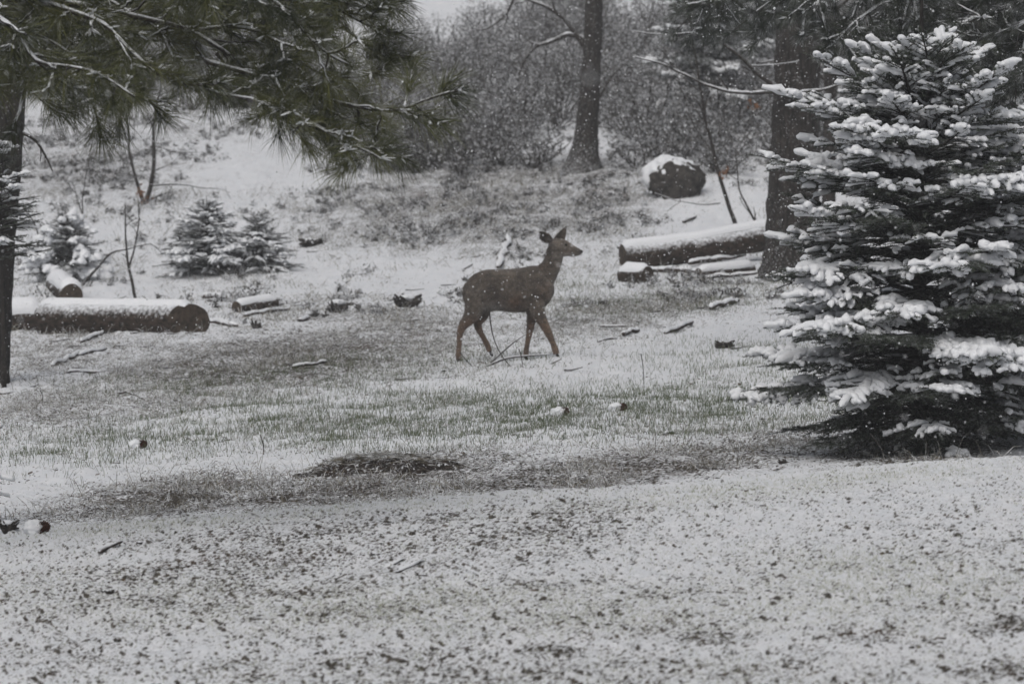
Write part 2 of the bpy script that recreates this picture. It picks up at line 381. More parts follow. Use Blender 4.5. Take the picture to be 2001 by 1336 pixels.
def build_grass():
    X, Y, Z, px, py = scatter(620000, 23.3, 56)
    patch = .45 + 1.1 * sstep(-.25, .5, fbm2(X / .35, Y / .6, 41, 3)); k = rng.random(len(X)) < cmap(GRN, px, py) * .9 * patch * np.minimum(1, (36 / Y) ** 2)
    b = MB(); n = k.sum(); blades(b, X[k], Y[k], Z[k], R(.03, .085, n) * (1 + .5 * (rng.random(n) < .08)), np.full(n, .0036), .30)
    tag(b.build('green_grass', M_GRASS), 'short green grass blades poking through the thin snow', 'grass', kind='stuff')
    X, Y, Z, px, py = scatter(700000, 23.3, 66)
    patch = sstep(-.35, .55, fbm2(X / .5, Y / .8, 43, 3)) * 1.3; mid = np.where(Y > 46, 1.4, 1.0)
    k = rng.random(len(X)) < np.clip(litter(X, Y, Z) - .08, 0, 1) * .62 * patch * mid * np.minimum(1, (42 / Y) ** 1.5)
    n = k.sum(); b = MB(); tall = (rng.random(n) < .16) * R(.04, .20, n)
    blades(b, X[k], Y[k], Z[k], R(.03, .09, n) + tall, np.where(Y[k] > 46, .008, .0042), .85, None, .25)
    X, Y, Z, px, py = scatter(120000, 25, 62); patch = sstep(.25, .65, fbm2(X / .45, Y / .7, 49, 3))
    k = rng.random(len(X)) < patch * .16 * np.where(Y > 30, 1, .3) * (1 - cmap(CLR, px, py)); n = k.sum()
    blades(b, X[k], Y[k], Z[k], R(.10, .32, n), np.where(Y[k] > 46, .006, .0038), .35, None, .18)
    tag(b.build('dead_grass', M_DEAD), 'matted brown and grey dead grass dusted with snow', 'grass', kind='stuff')
    X, Y, Z, px, py = scatter(260000, 15, 24.5)
    patch = .3 + sstep(-.3, .5, fbm2(X / .3, Y / .5, 45, 3)); k = rng.random(len(X)) < (cmap(PAL, px, py) + .12) * .55 * patch
    n = k.sum(); b = MB(); blades(b, X[k], Y[k], Z[k], R(.010, .030, n), np.full(n, .0035), .5)
    tag(b.build('frosted_grass', M_PALE), 'short frosted lawn grass tips in the foreground snow', 'grass', kind='stuff')
    # litter chips: bits of leaf, bark and needle lying at all angles
    X, Y, Z, px, py = scatter(800000, 14.5, 48)
    patch = sstep(-.35, .65, fbm2(X / .16 + Y / .5, Y / .35, 47, 3)); L = litter(X, Y, Z)
    k = rng.random(len(X)) < (L ** 1.3 * 1.3 + .01) * (.08 + patch) * .5 * np.where(Y < YC, .95, .6)
    X, Y, Z = X[k], Y[k], Z[k]; n = len(X); s = R(.0022, .0050, n) * (1 + 1.5 * (rng.random(n) < .03)); az = R(-.1, 1.3, n)
    ax = np.stack([np.cos(az), np.sin(az), R(-.15, .15, n)], 1); up = unit(np.stack([R(-.4, .4, n), R(-1, .3, n), R(.3, 1, n)], 1))
    c = np.stack([X, Y, Z + .003], 1); A = ax * (s * R(1, 2.6, n))[:, None]; U = up * (s * R(.5, 1.1, n))[:, None]
    M_ = unit(np.cross(A, U)) * (s * .35)[:, None]
    v = np.stack([c - A - U, c + A - U * R(.3, 1, n)[:, None], c + A * .8 + U, c - A * R(.5, 1, n)[:, None] + U * .8, c - U + M_ * 1.2, c + U * 1.1 + M_], 1)
    i = np.arange(n)[:, None] * 6; b = MB(); a = np.repeat(rng.random(n) ** 1.2, 6); base = b.n
    b.add(v, i + np.array([[0, 4, 5, 3]]), 0, a); b.f[4].append(i + np.array([[4, 1, 2, 5]])); b.m[4].append(np.zeros(n, np.int32))
    tag(b.build('leaf_litter', M_LITTER, smooth=False), 'dark crumbs of leaf and bark litter scattered over the snow', 'leaf litter', kind='stuff')
    # low brush on the hillside
    b = MB()
    X, Y, Z, px, py = scatter(26000, 47, 84)
    k = rng.random(len(X)) < np.clip(litter(X, Y, Z) - .12, 0, 1) * (sstep(-.15, .5, fbm2(X / .7, Y / 1.2, 51, 3))) * 1.0
    X, Y, Z = X[k], Y[k], Z[k]; n = len(X); m = 26
    c = np.repeat(np.stack([X, Y, Z], 1), m, 0); hh = np.repeat(R(.06, .24, n), m); d = rng.normal(size=(n * m, 3)); d[:, 2] = np.abs(d[:, 2]) + .4; d = unit(d)
    c = c + d * (hh * R(.1, .8, n * m))[:, None]
    b.needles(c, unit(rng.normal(size=(n * m, 3))), R(.03, .09, n * m), R(.015, .035, n * m), 0, a=R(0, 1, n * m))
    tag(b.build('low_brush', M_BRUSH), 'low snow dusted brush mottling the hillside', 'brush', kind='stuff')
build_grass()

# ------------------------------------------------------------------ thicket
def leaf_cloud(b, c, r, n, s0=.03, s1=.07, shell=.6):
    d = unit(rng.normal(size=(n, 3))); q = d * (R(shell, 1, n) ** .7)[:, None] * r * (1 + .25 * vn3(d * 2.2 + c, 5))[:, None]
    P = c + q; keep = P[:, 2] > c[2] - r[2] * .9; P = P[keep]; n = len(P)
    b.needles(P, unit(rng.normal(size=(n, 3)) + np.array([0, 0, .2])), R(s0, s1, n), R(s0, s1, n) * .6, 0, a=R(0, 1, n))
def shrub_stems(b, c, r, k):
    e = unit(rng.normal(size=(k, 3)) * np.array([1, 1, .5]) + np.array([0, 0, .6])) * r * R(.6, 1.1, k)[:, None]
    t = np.linspace(0, 1, 6)[None, :, None]; base = np.array([c[0], c[1], c[2] - r[2] * .85])
    P = base + (e[:, None] + np.array([0, 0, r[2] * .8])) * t + rng.normal(size=(k, 6, 3)) * .04 * t
    b.tubes(P, np.linspace(.016, .004, 6)[None].repeat(k, 0), 4)
def build_thicket():
    b = MB(); st = MB(); X, Y, Z, px, py = scatter(9000, 60, 112, .16)
    dens = np.zeros(len(X))
    for cx, cy, rx, ry, a, t in [(1000, 255, 350, 105, 1, 0), (780, 300, 150, 45, .5, 0), (1050, 150, 300, 90, 1, 0), (1400, 230, 200, 120, 1, 0), (1330, 90, 160, 60, .8, 0), (950, 80, 110, 60, .8, 0), (1750, 160, 300, 170, .9, 0),
                                 (300, 150, 330, 60, .4, 0), (1040, 40, 160, 60, .7, 0), (1480, 30, 160, 60, .8, 0), (150, 60, 300, 70, .55, 0), (1850, 330, 200, 50, .6, 0), (500, 215, 120, 30, .6, 0)]:
        dens = np.maximum(dens, a * (((px - cx) / rx) ** 2 + ((py - cy) / ry) ** 2 < 1))
    dens *= (1 - np.clip(cmap(CLR[5:7] * 1, px, py) * 2.2, 0, 1)) * ~((np.abs(px - 1142) < 75) & (py > 262) & (py < 420))
    k = rng.random(len(X)) < dens * .19; X, Y, Z = X[k], Y[k], Z[k]; print('thicket shrubs', len(X))
    for x, y, z in zip(X, Y, Z):
        r = np.array([R(.45, .95), R(.4, .8), R(.35, .75)]) * (.75 if y < 66 else 1)
        c = np.array([x, y, z + r[2] * .75]); leaf_cloud(b, c, r, 560, .03, .08, .30); shrub_stems(st, c, r, 14)
    for v, f in ((st, 3),):
        b.f[3] += [q + b.n for q in v.f[3]]; b.f[4] += [q + b.n for q in v.f[4]]; b.m[3] += [m + 1 for m in v.m[3]]; b.m[4] += [m + 1 for m in v.m[4]]
        b.v += v.v; b.attr += v.attr; b.n += v.n
    tag(b.build('thicket', [M_BRUSH, M_TWIG], smooth=False), 'grey snow dusted thicket of brush covering the upper hillside', 'thicket', kind='stuff')
build_thicket()

# ------------------------------------------------------------------ firs
def fir(name, base, H, prof, nb, label, cat='fir tree', group=None, seed=1, needle=.021, nw=.0032, npm=330, snow=1.0, snowR=.030, mat=None, trunk_r=.05, spacing=.058, low=.07, leader=.0, far=False, azr=None, expo=8.0):
    global rng; keep = rng; rng = np.random.default_rng(seed); mat = mat or M_FIR
    root = empty(name, base, label, cat, group); base = np.array(base, float)
    tr = MB(); n = 24; t = np.linspace(0, 1, n)
    P = base + np.stack([.015 * np.sin(t * 7) * (1 - t), .01 * np.cos(t * 5), t * (H + leader) - .06], 1)
    tr.tubes(P, trunk_r * (1 - t) ** .8 + .006, 9, noise=.12, nf=14)
    zs = np.array([p[0] for p in prof]); rs = np.array([p[1] for p in prof])
    ST = []; DR = []; LN = []; OD = []; SN = []
    ga = 2.39996
    for i in range(nb):
        u = (i + R(0, .9)) / nb; z = (low + (1 - low) * (1 - (1 - u) ** .93)) * H * .985; L = float(np.interp(z, zs, rs)) * (R(.8, 1.1) if rng.random() < .6 else R(.45, .85))
        az = i * ga + R(-.4, .4)
        if azr: az = R(*azr)
        q = z / H
        el = np.interp(q, [0, .3, .6, .85, 1], [-.04, .06, .20, .38, .70]) + R(-.18, .20)
        L /= math.cos(el) ** .6
        hd = np.array([math.cos(az), math.sin(az), 0]); sd = np.array([-hd[1], hd[0], 0])
        m = 12; s = np.linspace(0, 1, m); sag = np.interp(q, [0, .4, 1], [.22, .14, 0])
        zc = L * (math.sin(el) * s - sag * s * s + sag * .55 * s ** 4); rc = L * math.cos(el) * s
        Q = base + np.array([0, 0, z]) + hd * rc[:, None] + np.array([0, 0, 1]) * zc[:, None] + sd * (L * .06 * np.sin(s * 3 + i))[:, None]
        tr.tubes(Q, np.linspace(.012 + .006 * L, .003, m), 5, mi=0)
        T = unit(np.gradient(Q, axis=0))
        up_ = q > .42 and not far; ns = max(3, int(L / (spacing * (1.15 if up_ else 1)))); ssn = rng.random() < np.interp(q, [0, .25, .5, 1], [.8, .8, .95, 1]) * max(snow, .6)
        for j in range(ns):
            sj = .12 + .84 * (j + .5) / ns; p = np.array([np.interp(sj, s, Q[:, c]) for c in range(3)]); tg = unit(np.array([np.interp(sj, s, T[:, c]) for c in range(3)]))
            for sg in (-1, 1):
                l = min(.46 * L * (1 - sj) + (.09 if up_ else .07), .34) * R(.7, 1.2); ang = R(.75, 1.0)
                d = unit(tg * math.cos(ang) + sg * sd * math.sin(ang) + np.array([0, 0, R(-.22, .18) + (.16 if q > .75 else 0)]))
                wt = ssn and sj > np.interp(q, [0, .3, .6], [.30, .25, .12])
                ST.append(p); DR.append(d); LN.append(l); OD.append(2); SN.append(wt)
                k3 = int(l / (.085 if up_ else .055)) if not far else int(l / .09)
                for g in range(1, k3):
                    tt = g / k3; p3 = p + d * l * tt + np.array([0, 0, -.10 * l * tt * tt]); sg3 = 1 if (g % 2) else -1
                    d3 = unit(d * .72 + sg3 * np.cross(d, (0, 0, 1)) * .7 + np.array([0, 0, R(-.16, .14)]))
                    ST.append(p3); DR.append(d3); LN.append((.5 * l * (1 - tt) + (.075 if up_ else .045)) * R(.7, 1.1)); OD.append(3); SN.append(wt and rng.random() < .95)
        ST.append(Q[-3]); DR.append(unit(Q[-1] - Q[-3])); LN.append(np.linalg.norm(Q[-1] - Q[-3]) + (.10 if not far else .05)); OD.append(1); SN.append(ssn)
    if leader:
        ST.append(base + np.array([0, 0, H * .97])); DR.append(np.array([0, 0, 1.])); LN.append(leader + .03 * H); OD.append(0); SN.append(False)
    ST = np.array(ST); DR = np.array(DR); LN = np.array(LN); SN = np.array(SN, bool); OD = np.array(OD)
    print(name, 'shoots', len(ST))
    t5 = np.linspace(0, 1, 4)[None, :, None]
    def pt(S_, D_, L_, t): q = S_ + D_ * (L_ * t)[:, None]; q[:, 2] -= .10 * L_ * t * t; return q
    P = ST[:, None] + DR[:, None] * LN[:, None, None] * t5; P[..., 2] -= .10 * LN[:, None] * t5[..., 0] ** 2
    tr.tubes(P, np.linspace(.0035, .0018, 4)[None].repeat(len(ST), 0), 3)
    cnt = np.maximum((np.minimum(LN, 1) * npm * np.where(OD == 0, .4, 1)).astype(int), 4); idx = np.repeat(np.arange(len(ST)), cnt)
    rho = np.linalg.norm((ST - base)[:, :2], axis=1) / np.maximum(np.interp(ST[:, 2] - base[2], zs, rs), .05)
    if not far: cnt = np.where(rho < .42, cnt // 4, cnt); idx = np.repeat(np.arange(len(ST)), cnt)
    tt = rng.random(len(idx)); B = pt(ST[idx], DR[idx], LN[idx], tt); d = DR[idx]; s_ = unit(np.cross(d, np.array([0, 0, 1.]) + rng.normal(size=(len(idx), 3)) * .01)); u_ = np.cross(s_, d)
    ph = rng.normal(size=len(idx)) * .75; sg = np.where(rng.random(len(idx)) < .5, 1, -1)
    nd = unit(d * R(.35, .9, len(idx))[:, None] + s_ * (sg * np.cos(ph))[:, None] + u_ * (np.sin(ph) + .12)[:, None])
    b = MB(); b.needles(B, nd, R(.75, 1.1, len(idx)) * needle * (1 - .35 * tt), np.full(len(idx), nw), 0, a=R(0, 1, len(idx)) * .6 + .4 * tt)
    tr.build('trunk', M_BARKF, root); b.build('crown', mat, root)
    k = SN; n = k.sum()
    if n:
        m = 8 if not far else 5; t = np.array([0, .15, .35, .55, .75, .9, .98, 1.]) if m == 8 else np.linspace(0, 1, m); S_, D_, L_ = ST[k], DR[k], LN[k]; O_ = OD[k]
        P = S_[:, None] + D_[:, None] * (L_[:, None] * (.02 + .97 * t))[..., None]; P[..., 2] -= .10 * L_[:, None] * t ** 2
        hq = (S_[:, 2] - base[2]) / H; low_ = np.interp(hq, [0, .35, .6, 1], [1.22, 1.12, .90, .85]); osc = np.where(O_ == 3, .92, np.where(O_ == 2, 1.05, 1.1))
        pr = np.array([.5, .85, 1, 1.05, 1, .88, .6, .03]) if m == 8 else np.array([.4, .95, 1, .85, .2])
        cl = .45 + .85 * sstep(-.4, .40, vn3((S_ + D_ * .03) * (10.0 if not far else 5.), 55) + .35 * vn3(S_ * 23., 56))       # clumps: snow held in some places, shed in others
        Rr = snowR * (low_ * osc * cl * R(.7, 1.15, n))[:, None] * pr[None] * (1 + .22 * rng.normal(size=(n, m))).clip(.6, 1.4) * np.minimum(1, L_ / .07)[:, None]
        P[..., 2] += Rr * .55 + .004; P[..., :2] += rng.normal(size=(n, m, 2)) * .004
        key = np.floor(ST[:, 0] / .06).astype(int) * 100000 + np.floor((ST[:, 1] + DR[:, 1] * LN * .6) / .06).astype(int)
        MID = ST + DR * (LN * .6)[:, None]; key = np.floor(MID[:, 0] / .065).astype(int) * 100000 + np.floor(MID[:, 1] / .065).astype(int)
        order = np.lexsort((-MID[:, 2], key)); above = np.zeros(len(ST)); ks = key[order]; zz = MID[order, 2]
        st_ = np.r_[0, np.flatnonzero(np.diff(ks)) + 1]; cnt_ = np.diff(np.r_[st_, len(ks)])
        for a_, c_ in zip(st_, cnt_):
            z_ = zz[a_:a_ + c_]; above[order[a_:a_ + c_]] = np.searchsorted(-z_, -(z_ + .05), side='right')
        ex = np.exp(-above[k] / (expo * (1.0 if not far else .5) * np.interp(hq, [0, .35, .6], [2.4, 1.7, 1.0])))
        Rr = Rr * np.clip(.48 + .65 * ex, 0, 1.1)[:, None]
        kk_ = (cl > .86) & (ex > .28) & ((hq < .93) | (rng.random(n) < .8)); P = P[kk_]; Rr = Rr[kk_]; print('   snow', kk_.sum(), 'of', len(kk_))
        sb = MB(); sb.tubes(P, Rr, 8 if not far else 5, .78, noise=.30, nf=38)
        tag(sb.build('snow', M_SNOW, root), kind='stuff')
    rng = keep
    return root
gb = np.array([2.86, 27.9, 0]); gb[2] = h0(gb[0], gb[1])
PROF = [(0, .5), (.3, .95), (.64, 1.30), (1.1, 1.32), (1.3, 1.12), (1.5, .98), (1.75, 1.12), (2.05, 1.08), (2.2, 1.0), (2.35, .78), (2.6, .48), (2.8, .24)]
fir('fir_tree', gb, 2.78, PROF, 230, 'large young fir with heavy snow pads filling the right of the photo', seed=5, leader=.6, trunk_r=.06, nw=.0046, npm=460, needle=.030, snowR=.0235, low=.03)
g2 = np.array([4.3, 28.6, 0]); g2[2] = h0(g2[0], g2[1])
fir('fir_tree', g2, 2.35, [(z * .8, r) for z, r in PROF], 150, 'snow laden fir cut off by the right edge behind the large young fir', seed=9, leader=.3, trunk_r=.06, nw=.0046, npm=400, needle=.027, snowR=.026, low=.03)
g3 = np.array([-3.62, 24.9, 0]); g3[2] = h0(g3[0], g3[1])
fir('fir_tree', g3, .9, [(0, .25), (.2, .42), (.35, .48), (.6, .34), (.9, .1)], 40, 'tiny snowy fir poking in at the left edge beside the lawn', seed=12, trunk_r=.02, snowR=.017, nw=.0045)
# young firs on the left slope
def small(px, py, H, r, label, seed, grp=None, nb=95, Y=None, cat='young fir', **kw):
    g = ground(px, py) if Y is None else np.array([ray(px, 600)[0] * Y, Y, float(h0(ray(px, 600)[0] * Y, Y))])
    a = dict(needle=.038, nw=.007, npm=170, snow=.8, snowR=.022, mat=M_FIRFAR, far=True, trunk_r=.025, spacing=.08, leader=.15 * H, low=.04); a.update(kw)
    return fir('fir_tree', g, H, [(0, r), (.3 * H, r * 1.0), (.6 * H, r * .72), (.85 * H, r * .4), (H, r * .15)], nb, label, cat, grp, seed, **a)
small(405, 538, .95, .70, 'young fir with a tall spike leader, taller of the pair behind the left log', 21)
small(505, 534, .72, .60, 'young fir with a short leader, right one of the pair behind the left log', 27, spacing=.11, nb=80)
small(130, 548, .85, .62, 'snow covered young fir behind the left end of the log', 23, snow=1.3, snowR=.045)
small(350, 500, .35, .2, 'tiny fir seedling left of the young fir pair', 24, nb=20)

# ------------------------------------------------------------------ pines with long needle tufts
def resample(P, n):
    P = np.asarray(P, float); d = np.r_[0, np.cumsum(np.linalg.norm(np.diff(P, axis=0), axis=1))]; t = np.linspace(0, d[-1], n)
    Q = np.stack([np.interp(t, d, P[:, c]) for c in range(3)], 1)
    for _ in range(2): Q[1:-1] = (Q[:-2] + 2 * Q[1:-1] + Q[2:]) / 4
    return Q
def pine_boughs(root, lines, r0, twig_step, nl, tuft_n, mat, nw=.0024, snowp=.6, twl=(.12, .45), drop=.1, sR=1.0, extra=()):
    wood = MB(); nd = MB(); sn = MB(); tips = list(extra)
    snP = []
    def snowline(Q, rr, p=1.0, lift=1.0):
        n = len(Q); k = (np.interp(np.arange(n), np.arange(0, n + 3, 3), rng.random(len(np.arange(0, n + 3, 3)))) < p)
        Rr = rr * R(.75, 1.25, n) * np.where(k, 1, .3); Rr[0] *= .3; Rr[-1] *= .3; Q2 = Q.copy(); Q2[:, 2] += rr * .75 * lift
        sn.tubes(Q2, Rr * sR, 6, .7, noise=.2, nf=25)
    for ln, rb in lines:
        L = np.linalg.norm(np.diff(ln, axis=0), axis=1).sum(); n = max(8, int(L / .06)); Q = resample(ln, n)
        Q += np.stack([vn3(Q * 5 + k, 90 + k) for k in range(3)], 1) * .018
        rr = np.linspace(rb, .006, n); wood.tubes(Q, rr, 7, noise=.15, nf=30)
        snowline(Q, rr * .85 + .003, .75)
        T = unit(np.gradient(Q, axis=0)); m = int(L / twig_step)
        tips.append((Q[-1], T[-1]))
        for j in range(m):
            i = int((.12 + .86 * (j + rng.random()) / m) * (n - 1)); tg = T[i]
            d = unit(tg * R(.3, 1.0) + unit(rng.normal(size=3)) * np.array([1, 1, .8]) * .9 + np.array([0, 0, R(-.25, .15)])); l = R(*twl)
            c = unit(d + np.array([0, 0, R(-.3, .5)])); t = np.linspace(0, 1, 9)[:, None]
            W = Q[i] + d * l * t * (1 - t * .4) + c * l * t * t * .5 + rng.normal(size=(9, 3)) * .004
            wood.tubes(W, np.linspace(.0075, .004, 9), 5, noise=.2, nf=60)
            if rng.random() < snowp: snowline(W, np.full(9, .0075))
            tips.append((W[-1], unit(W[-1] - W[-3])))
            if rng.random() < .5: tips.append((W[5], unit(W[-1] - W[4] + rng.normal(size=3) * .03)))
    for p, d in tips:
        k = int(tuft_n * R(.6, 1.2)); off = R(-.11, .015, k); B = p + d * off[:, None]
        spread = R(.15, 1.15, k); o = unit(np.cross(d, rng.normal(size=(k, 3)))); v = unit(d * np.cos(spread)[:, None] + o * np.sin(spread)[:, None])
        tone = R(0, .75); nd.needles(B, v, R(.7, 1.1, k) * nl * R(.85, 1.1), np.full(k, nw), drop, a=np.clip(tone + R(-.2, .3, k), 0, 1))
        if rng.random() < snowp:    # snow caught between the needles at the shoot's heart
            q = rng.integers(3, 8); oo = unit(np.cross(d, rng.normal(size=(q, 3)))); vv = unit(d * R(.3, .9, q)[:, None] + oo * .7); vv[:, 2] *= .5
            t = np.linspace(.0, 1, 5)[None, :, None]; P = p + vv[:, None] * (R(.03, .10, q)[:, None, None]) * t + np.array([0, 0, .006])
            sn.tubes(P, R(.004, .0085, q)[:, None] * np.array([.8, 1.1, 1, .7, .15])[None] * sR, 5, .8, noise=.3, nf=50)
    wood.build('bough', M_TWIG, root); nd.build('crown', mat, root); tag(sn.build('snow', M_SNOW, root), kind='stuff')
def L3(pts, Y0, Y1=None):
    Y1 = Y0 if Y1 is None else Y1; n = len(pts); return np.array([at(x, y, Y0 + (Y1 - Y0) * i / (n - 1)) for i, (x, y) in enumerate(pts)])
rng = np.random.default_rng(101)
tx, ty = -3.75, 21.6; tz = float(h0(tx, ty))
root = empty('pine_tree', (tx, ty, tz), 'long needled pine whose dark snowy boughs hang across the top left', 'pine tree')
b = MB(); t = np.linspace(0, 1, 40); P = np.stack([tx + .05 * t, ty + 0 * t, tz - .1 + 6.5 * t], 1); b.tubes(P, .17 - .09 * t, 20, noise=.08, nf=14); b.build('trunk', M_BARK, root)
BL = []
def bl(pts, r=.016, Y0=21.6, Y1=22.0): BL.append((L3(pts, Y0, Y1), r))
bl([(-330, -60), (-100, -60), (100, 0), (260, 30), (380, 65), (450, 115), (500, 150), (560, 163), (590, 175)], .026)
bl([(-330, -30), (-60, -10), (120, 10), (215, 50), (245, 95), (300, 145), (380, 165), (460, 190), (525, 197), (560, 235), (600, 290)], .020, 21.6, 21.4)
bl([(380, 65), (430, 50), (500, 65), (540, 85), (600, 95)], .010, 21.8, 21.9)
bl([(200, -80), (400, -40), (540, 0), (600, 70), (650, 110), (680, 130)], .014, 21.4, 21.2)
bl([(300, -90), (520, -40), (660, 20), (740, 60), (790, 60)], .014, 22.2, 22.4)
bl([(400, 120), (520, 150), (640, 190), (700, 208), (770, 222), (820, 205), (895, 178)], .014, 21.7, 21.4)
bl([(480, 195), (560, 215), (620, 250), (680, 285), (725, 296), (745, 310)], .011, 21.5, 21.3)
bl([(-330, -80), (-100, 0), (0, 30), (50, 90), (70, 130), (140, 133), (200, 150), (260, 190)], .018, 21.2, 21.0)
bl([(-330, 40), (-100, 60), (0, 120), (60, 165), (120, 150), (180, 200), (190, 250)], .014, 22.0, 22.2)
bl([(60, 0), (150, 60), (200, 130), (280, 190), (330, 225)], .012, 22.6, 22.8)
bl([(100, -60), (300, -30), (420, 20), (520, 40), (620, 60)], .014, 22.5, 22.6)
bl([(0, -60), (200, -30), (330, 20), (400, 110), (440, 180)], .012, 22.0, 22.4)
bl([(-200, -50), (0, -20), (90, 40), (150, 100), (240, 130)], .012, 22.6, 22.9)
bl([(300, -60), (450, -20), (590, 20), (700, -10), (790, 0)], .012, 22.4, 22.4)
bl([(500, 60), (580, 120), (640, 150), (720, 150), (760, 120)], .010, 22.3, 22.3)
bl([(420, 100), (500, 190), (590, 250), (640, 260)], .010, 22.2, 22.2)
bl([(-100, -40), (60, -30), (250, -20), (420, -10), (560, -20)], .012, 23.0, 23.0)
bl([(-100, 20), (60, 60), (200, 70), (330, 80), (420, 90)], .012, 23.0, 23.2)
bl([(-250, -40), (-60, 20), (60, 60), (130, 100), (170, 160)], .014, 21.8, 21.9)
bl([(-250, 60), (-60, 110), (30, 150), (80, 200), (110, 215)], .012, 22.4, 22.6)
bl([(-250, -90), (0, -60), (180, -10), (300, 50), (360, 120)], .012, 22.0, 22.0)
bl([(350, -60), (560, -10), (680, 60), (740, 100), (800, 110)], .010, 22.5, 22.4)
bl([(560, 160), (600, 190), (680, 240), (740, 250)], .010, 21.9, 21.8)
pine_boughs(root, BL, .02, .068, .215, 80, M_PINE, nw=.0030, snowp=.6, twl=(.06, .28), drop=.10, sR=.9)

# tall pines on the slope
def big_trunk(root, pts, Y, name='trunk', mat=None, noise_=.07):
    P = np.array([at(x, y, Y) for x, y, wd in pts]); d = np.r_[0, np.cumsum(np.linalg.norm(np.diff(P, axis=0), axis=1))]
    Wd = np.array([wd for x, y, wd in pts]) / FPX * Y / 2; n = int(d[-1] / .10) + 4; t = np.linspace(0, d[-1], n)
    Q = np.stack([np.interp(t, d, P[:, c]) for c in range(3)], 1); rr = np.interp(t, d, Wd)
    for _ in range(4): rr[1:-1] = (rr[:-2] + 2 * rr[1:-1] + rr[2:]) / 4; Q[1:-1] = (Q[:-2] + 2 * Q[1:-1] + Q[2:]) / 4
    b = MB(); b.tubes(Q, rr, 28, noise=noise_, nf=9); return b.build(name, mat or M_BARK, root)
def limbs(root, lines, name='limb', snow=.8, mat=None, side=0, sidel=.5):
    """bare limbs: (points, radius, taper)"""
    for line in lines:
        b = MB(); q = [line]; strips = []
        while q:
            ln, rb, depth = q.pop()
            L = np.linalg.norm(np.diff(ln, axis=0), axis=1).sum(); n = max(7, int(L / .07)); Q = resample(ln, n)
            Q += np.stack([vn3(Q * 4 + k, 70 + k) for k in range(3)], 1) * .02
            rr = np.linspace(rb, max(rb * .3, .004), n); b.tubes(Q, rr, 6, noise=.12, nf=20)
            if snow and L > .35 and rng.random() < snow + .2:
                m = MB(); Q2 = Q.copy(); Q2[:, 2] += rr * .8; T = unit(np.gradient(Q, axis=0)); hz = np.clip(1.3 - np.abs(T[:, 2]) * 1.4, .1, 1)
                m.tubes(Q2, (rr * .7 + .003) * hz * R(.6, 1.25, n), 6, .7, noise=.2, nf=20); strips.append(m)
            if depth > 0:
                T = unit(np.gradient(Q, axis=0))
                for j in range(int(side * L) + 1):
                    i = rng.integers(n // 4, n); d = unit(T[i] + unit(rng.normal(size=3)) * np.array([1, .8, 1]) * .9 + np.array([0, 0, .15])); l = sidel * L * R(.25, .6)
                    c = unit(rng.normal(size=3)) * l * .15; q.append((np.array([Q[i], Q[i] + d * l * .5 + c, Q[i] + d * l]), rr[i] * .6, depth - 1))
        o = b.build(name, mat or M_TWIG, root)
        for m in strips[:12]:
            w_ = m.build('snow', M_SNOW, root); w_.parent = o

# pine by the centre (trunk with the dark limb)
g = ground(1140, 332); Yt = g[1]
root = empty('pine_tree', g, 'slim dark pine trunk standing in the thicket above the deer', 'pine tree')
big_trunk(root, [(1165, -420, 30), (1162, -40, 34), (1159, 60, 36), (1156, 120, 37), (1150, 200, 41), (1146, 265, 46), (1141, 305, 58), (1139, 326, 78), (1138, 345, 96)], Yt)
limbs(root, [(L3([(1142, 78), (1112, 66), (1075, 84), (1045, 92), (1025, 115), (1012, 150)], Yt), .045, 1), (L3([(1140, 90), (1115, 50), (1085, 22), (1045, 5), (1000, -20)], Yt), .05, 1), (L3([(1142, 80), (1143, 100), (1150, 115)], Yt), .04, 0),
             (L3([(1170, 190), (1195, 150), (1215, 130)], Yt), .03, 1), (L3([(1020, -30), (990, 30), (950, 60), (920, 60)], Yt), .03, 1)], side=2)
# big pine right
g = ground(1548, 540); Yb = g[1]
root = empty('pine_tree', g, 'thick dark pine trunk left of and behind the large young fir', 'pine tree')
big_trunk(root, [(1568, -420, 78), (1562, -40, 84), (1558, 120, 88), (1554, 260, 92), (1549, 380, 98), (1547, 470, 104), (1546, 520, 116), (1545, 545, 132)], Yb)
Yl = Yb - .35
limbs(root, [(L3([(1545, 185), (1500, 165), (1460, 120), (1400, 76), (1350, 20), (1320, -20)], Yl), .035, 2), (L3([(1548, 186), (1490, 182), (1420, 178), (1370, 165), (1330, 145), (1290, 122), (1240, 110)], Yl), .028, 2),
             (L3([(1560, 183), (1600, 178), (1650, 162), (1690, 160)], Yl), .022, 1), (L3([(1400, 76), (1360, 66), (1300, 66), (1230, 62)], Yl), .014, 1), (L3([(1460, 125), (1500, 130), (1560, 120)], Yl), .012, 1)], side=1.6, sidel=.4)
# two thinner trunks seen through the fir
for (x, py, wd, Yadd, lab) in ((1622, 470, 26, 0, 'thin dark trunk just right of the thick pine, half hidden by the young fir'), (1912, 500, 34, 0, 'straight dark trunk seen through the gap between the two big firs')):
    g = ground(x, py); root = empty('pine_tree', g, lab, 'pine tree')
    big_trunk(root, [(x + 6, -420, wd * .8), (x, 200, wd), (x - 3, py - 40, wd * 1.1), (x - 3, py + 8, wd * 1.4)], g[1])
    limbs(root, [(np.array([g + [0, 0, 2.2], g + [-.5, 0, 2.6], g + [-1.0, 0, 2.5]]), .03, 1), (np.array([g + [0, 0, 3.2], g + [.6, 0, 3.7], g + [1.2, 0, 3.5]]), .03, 1)], side=2)
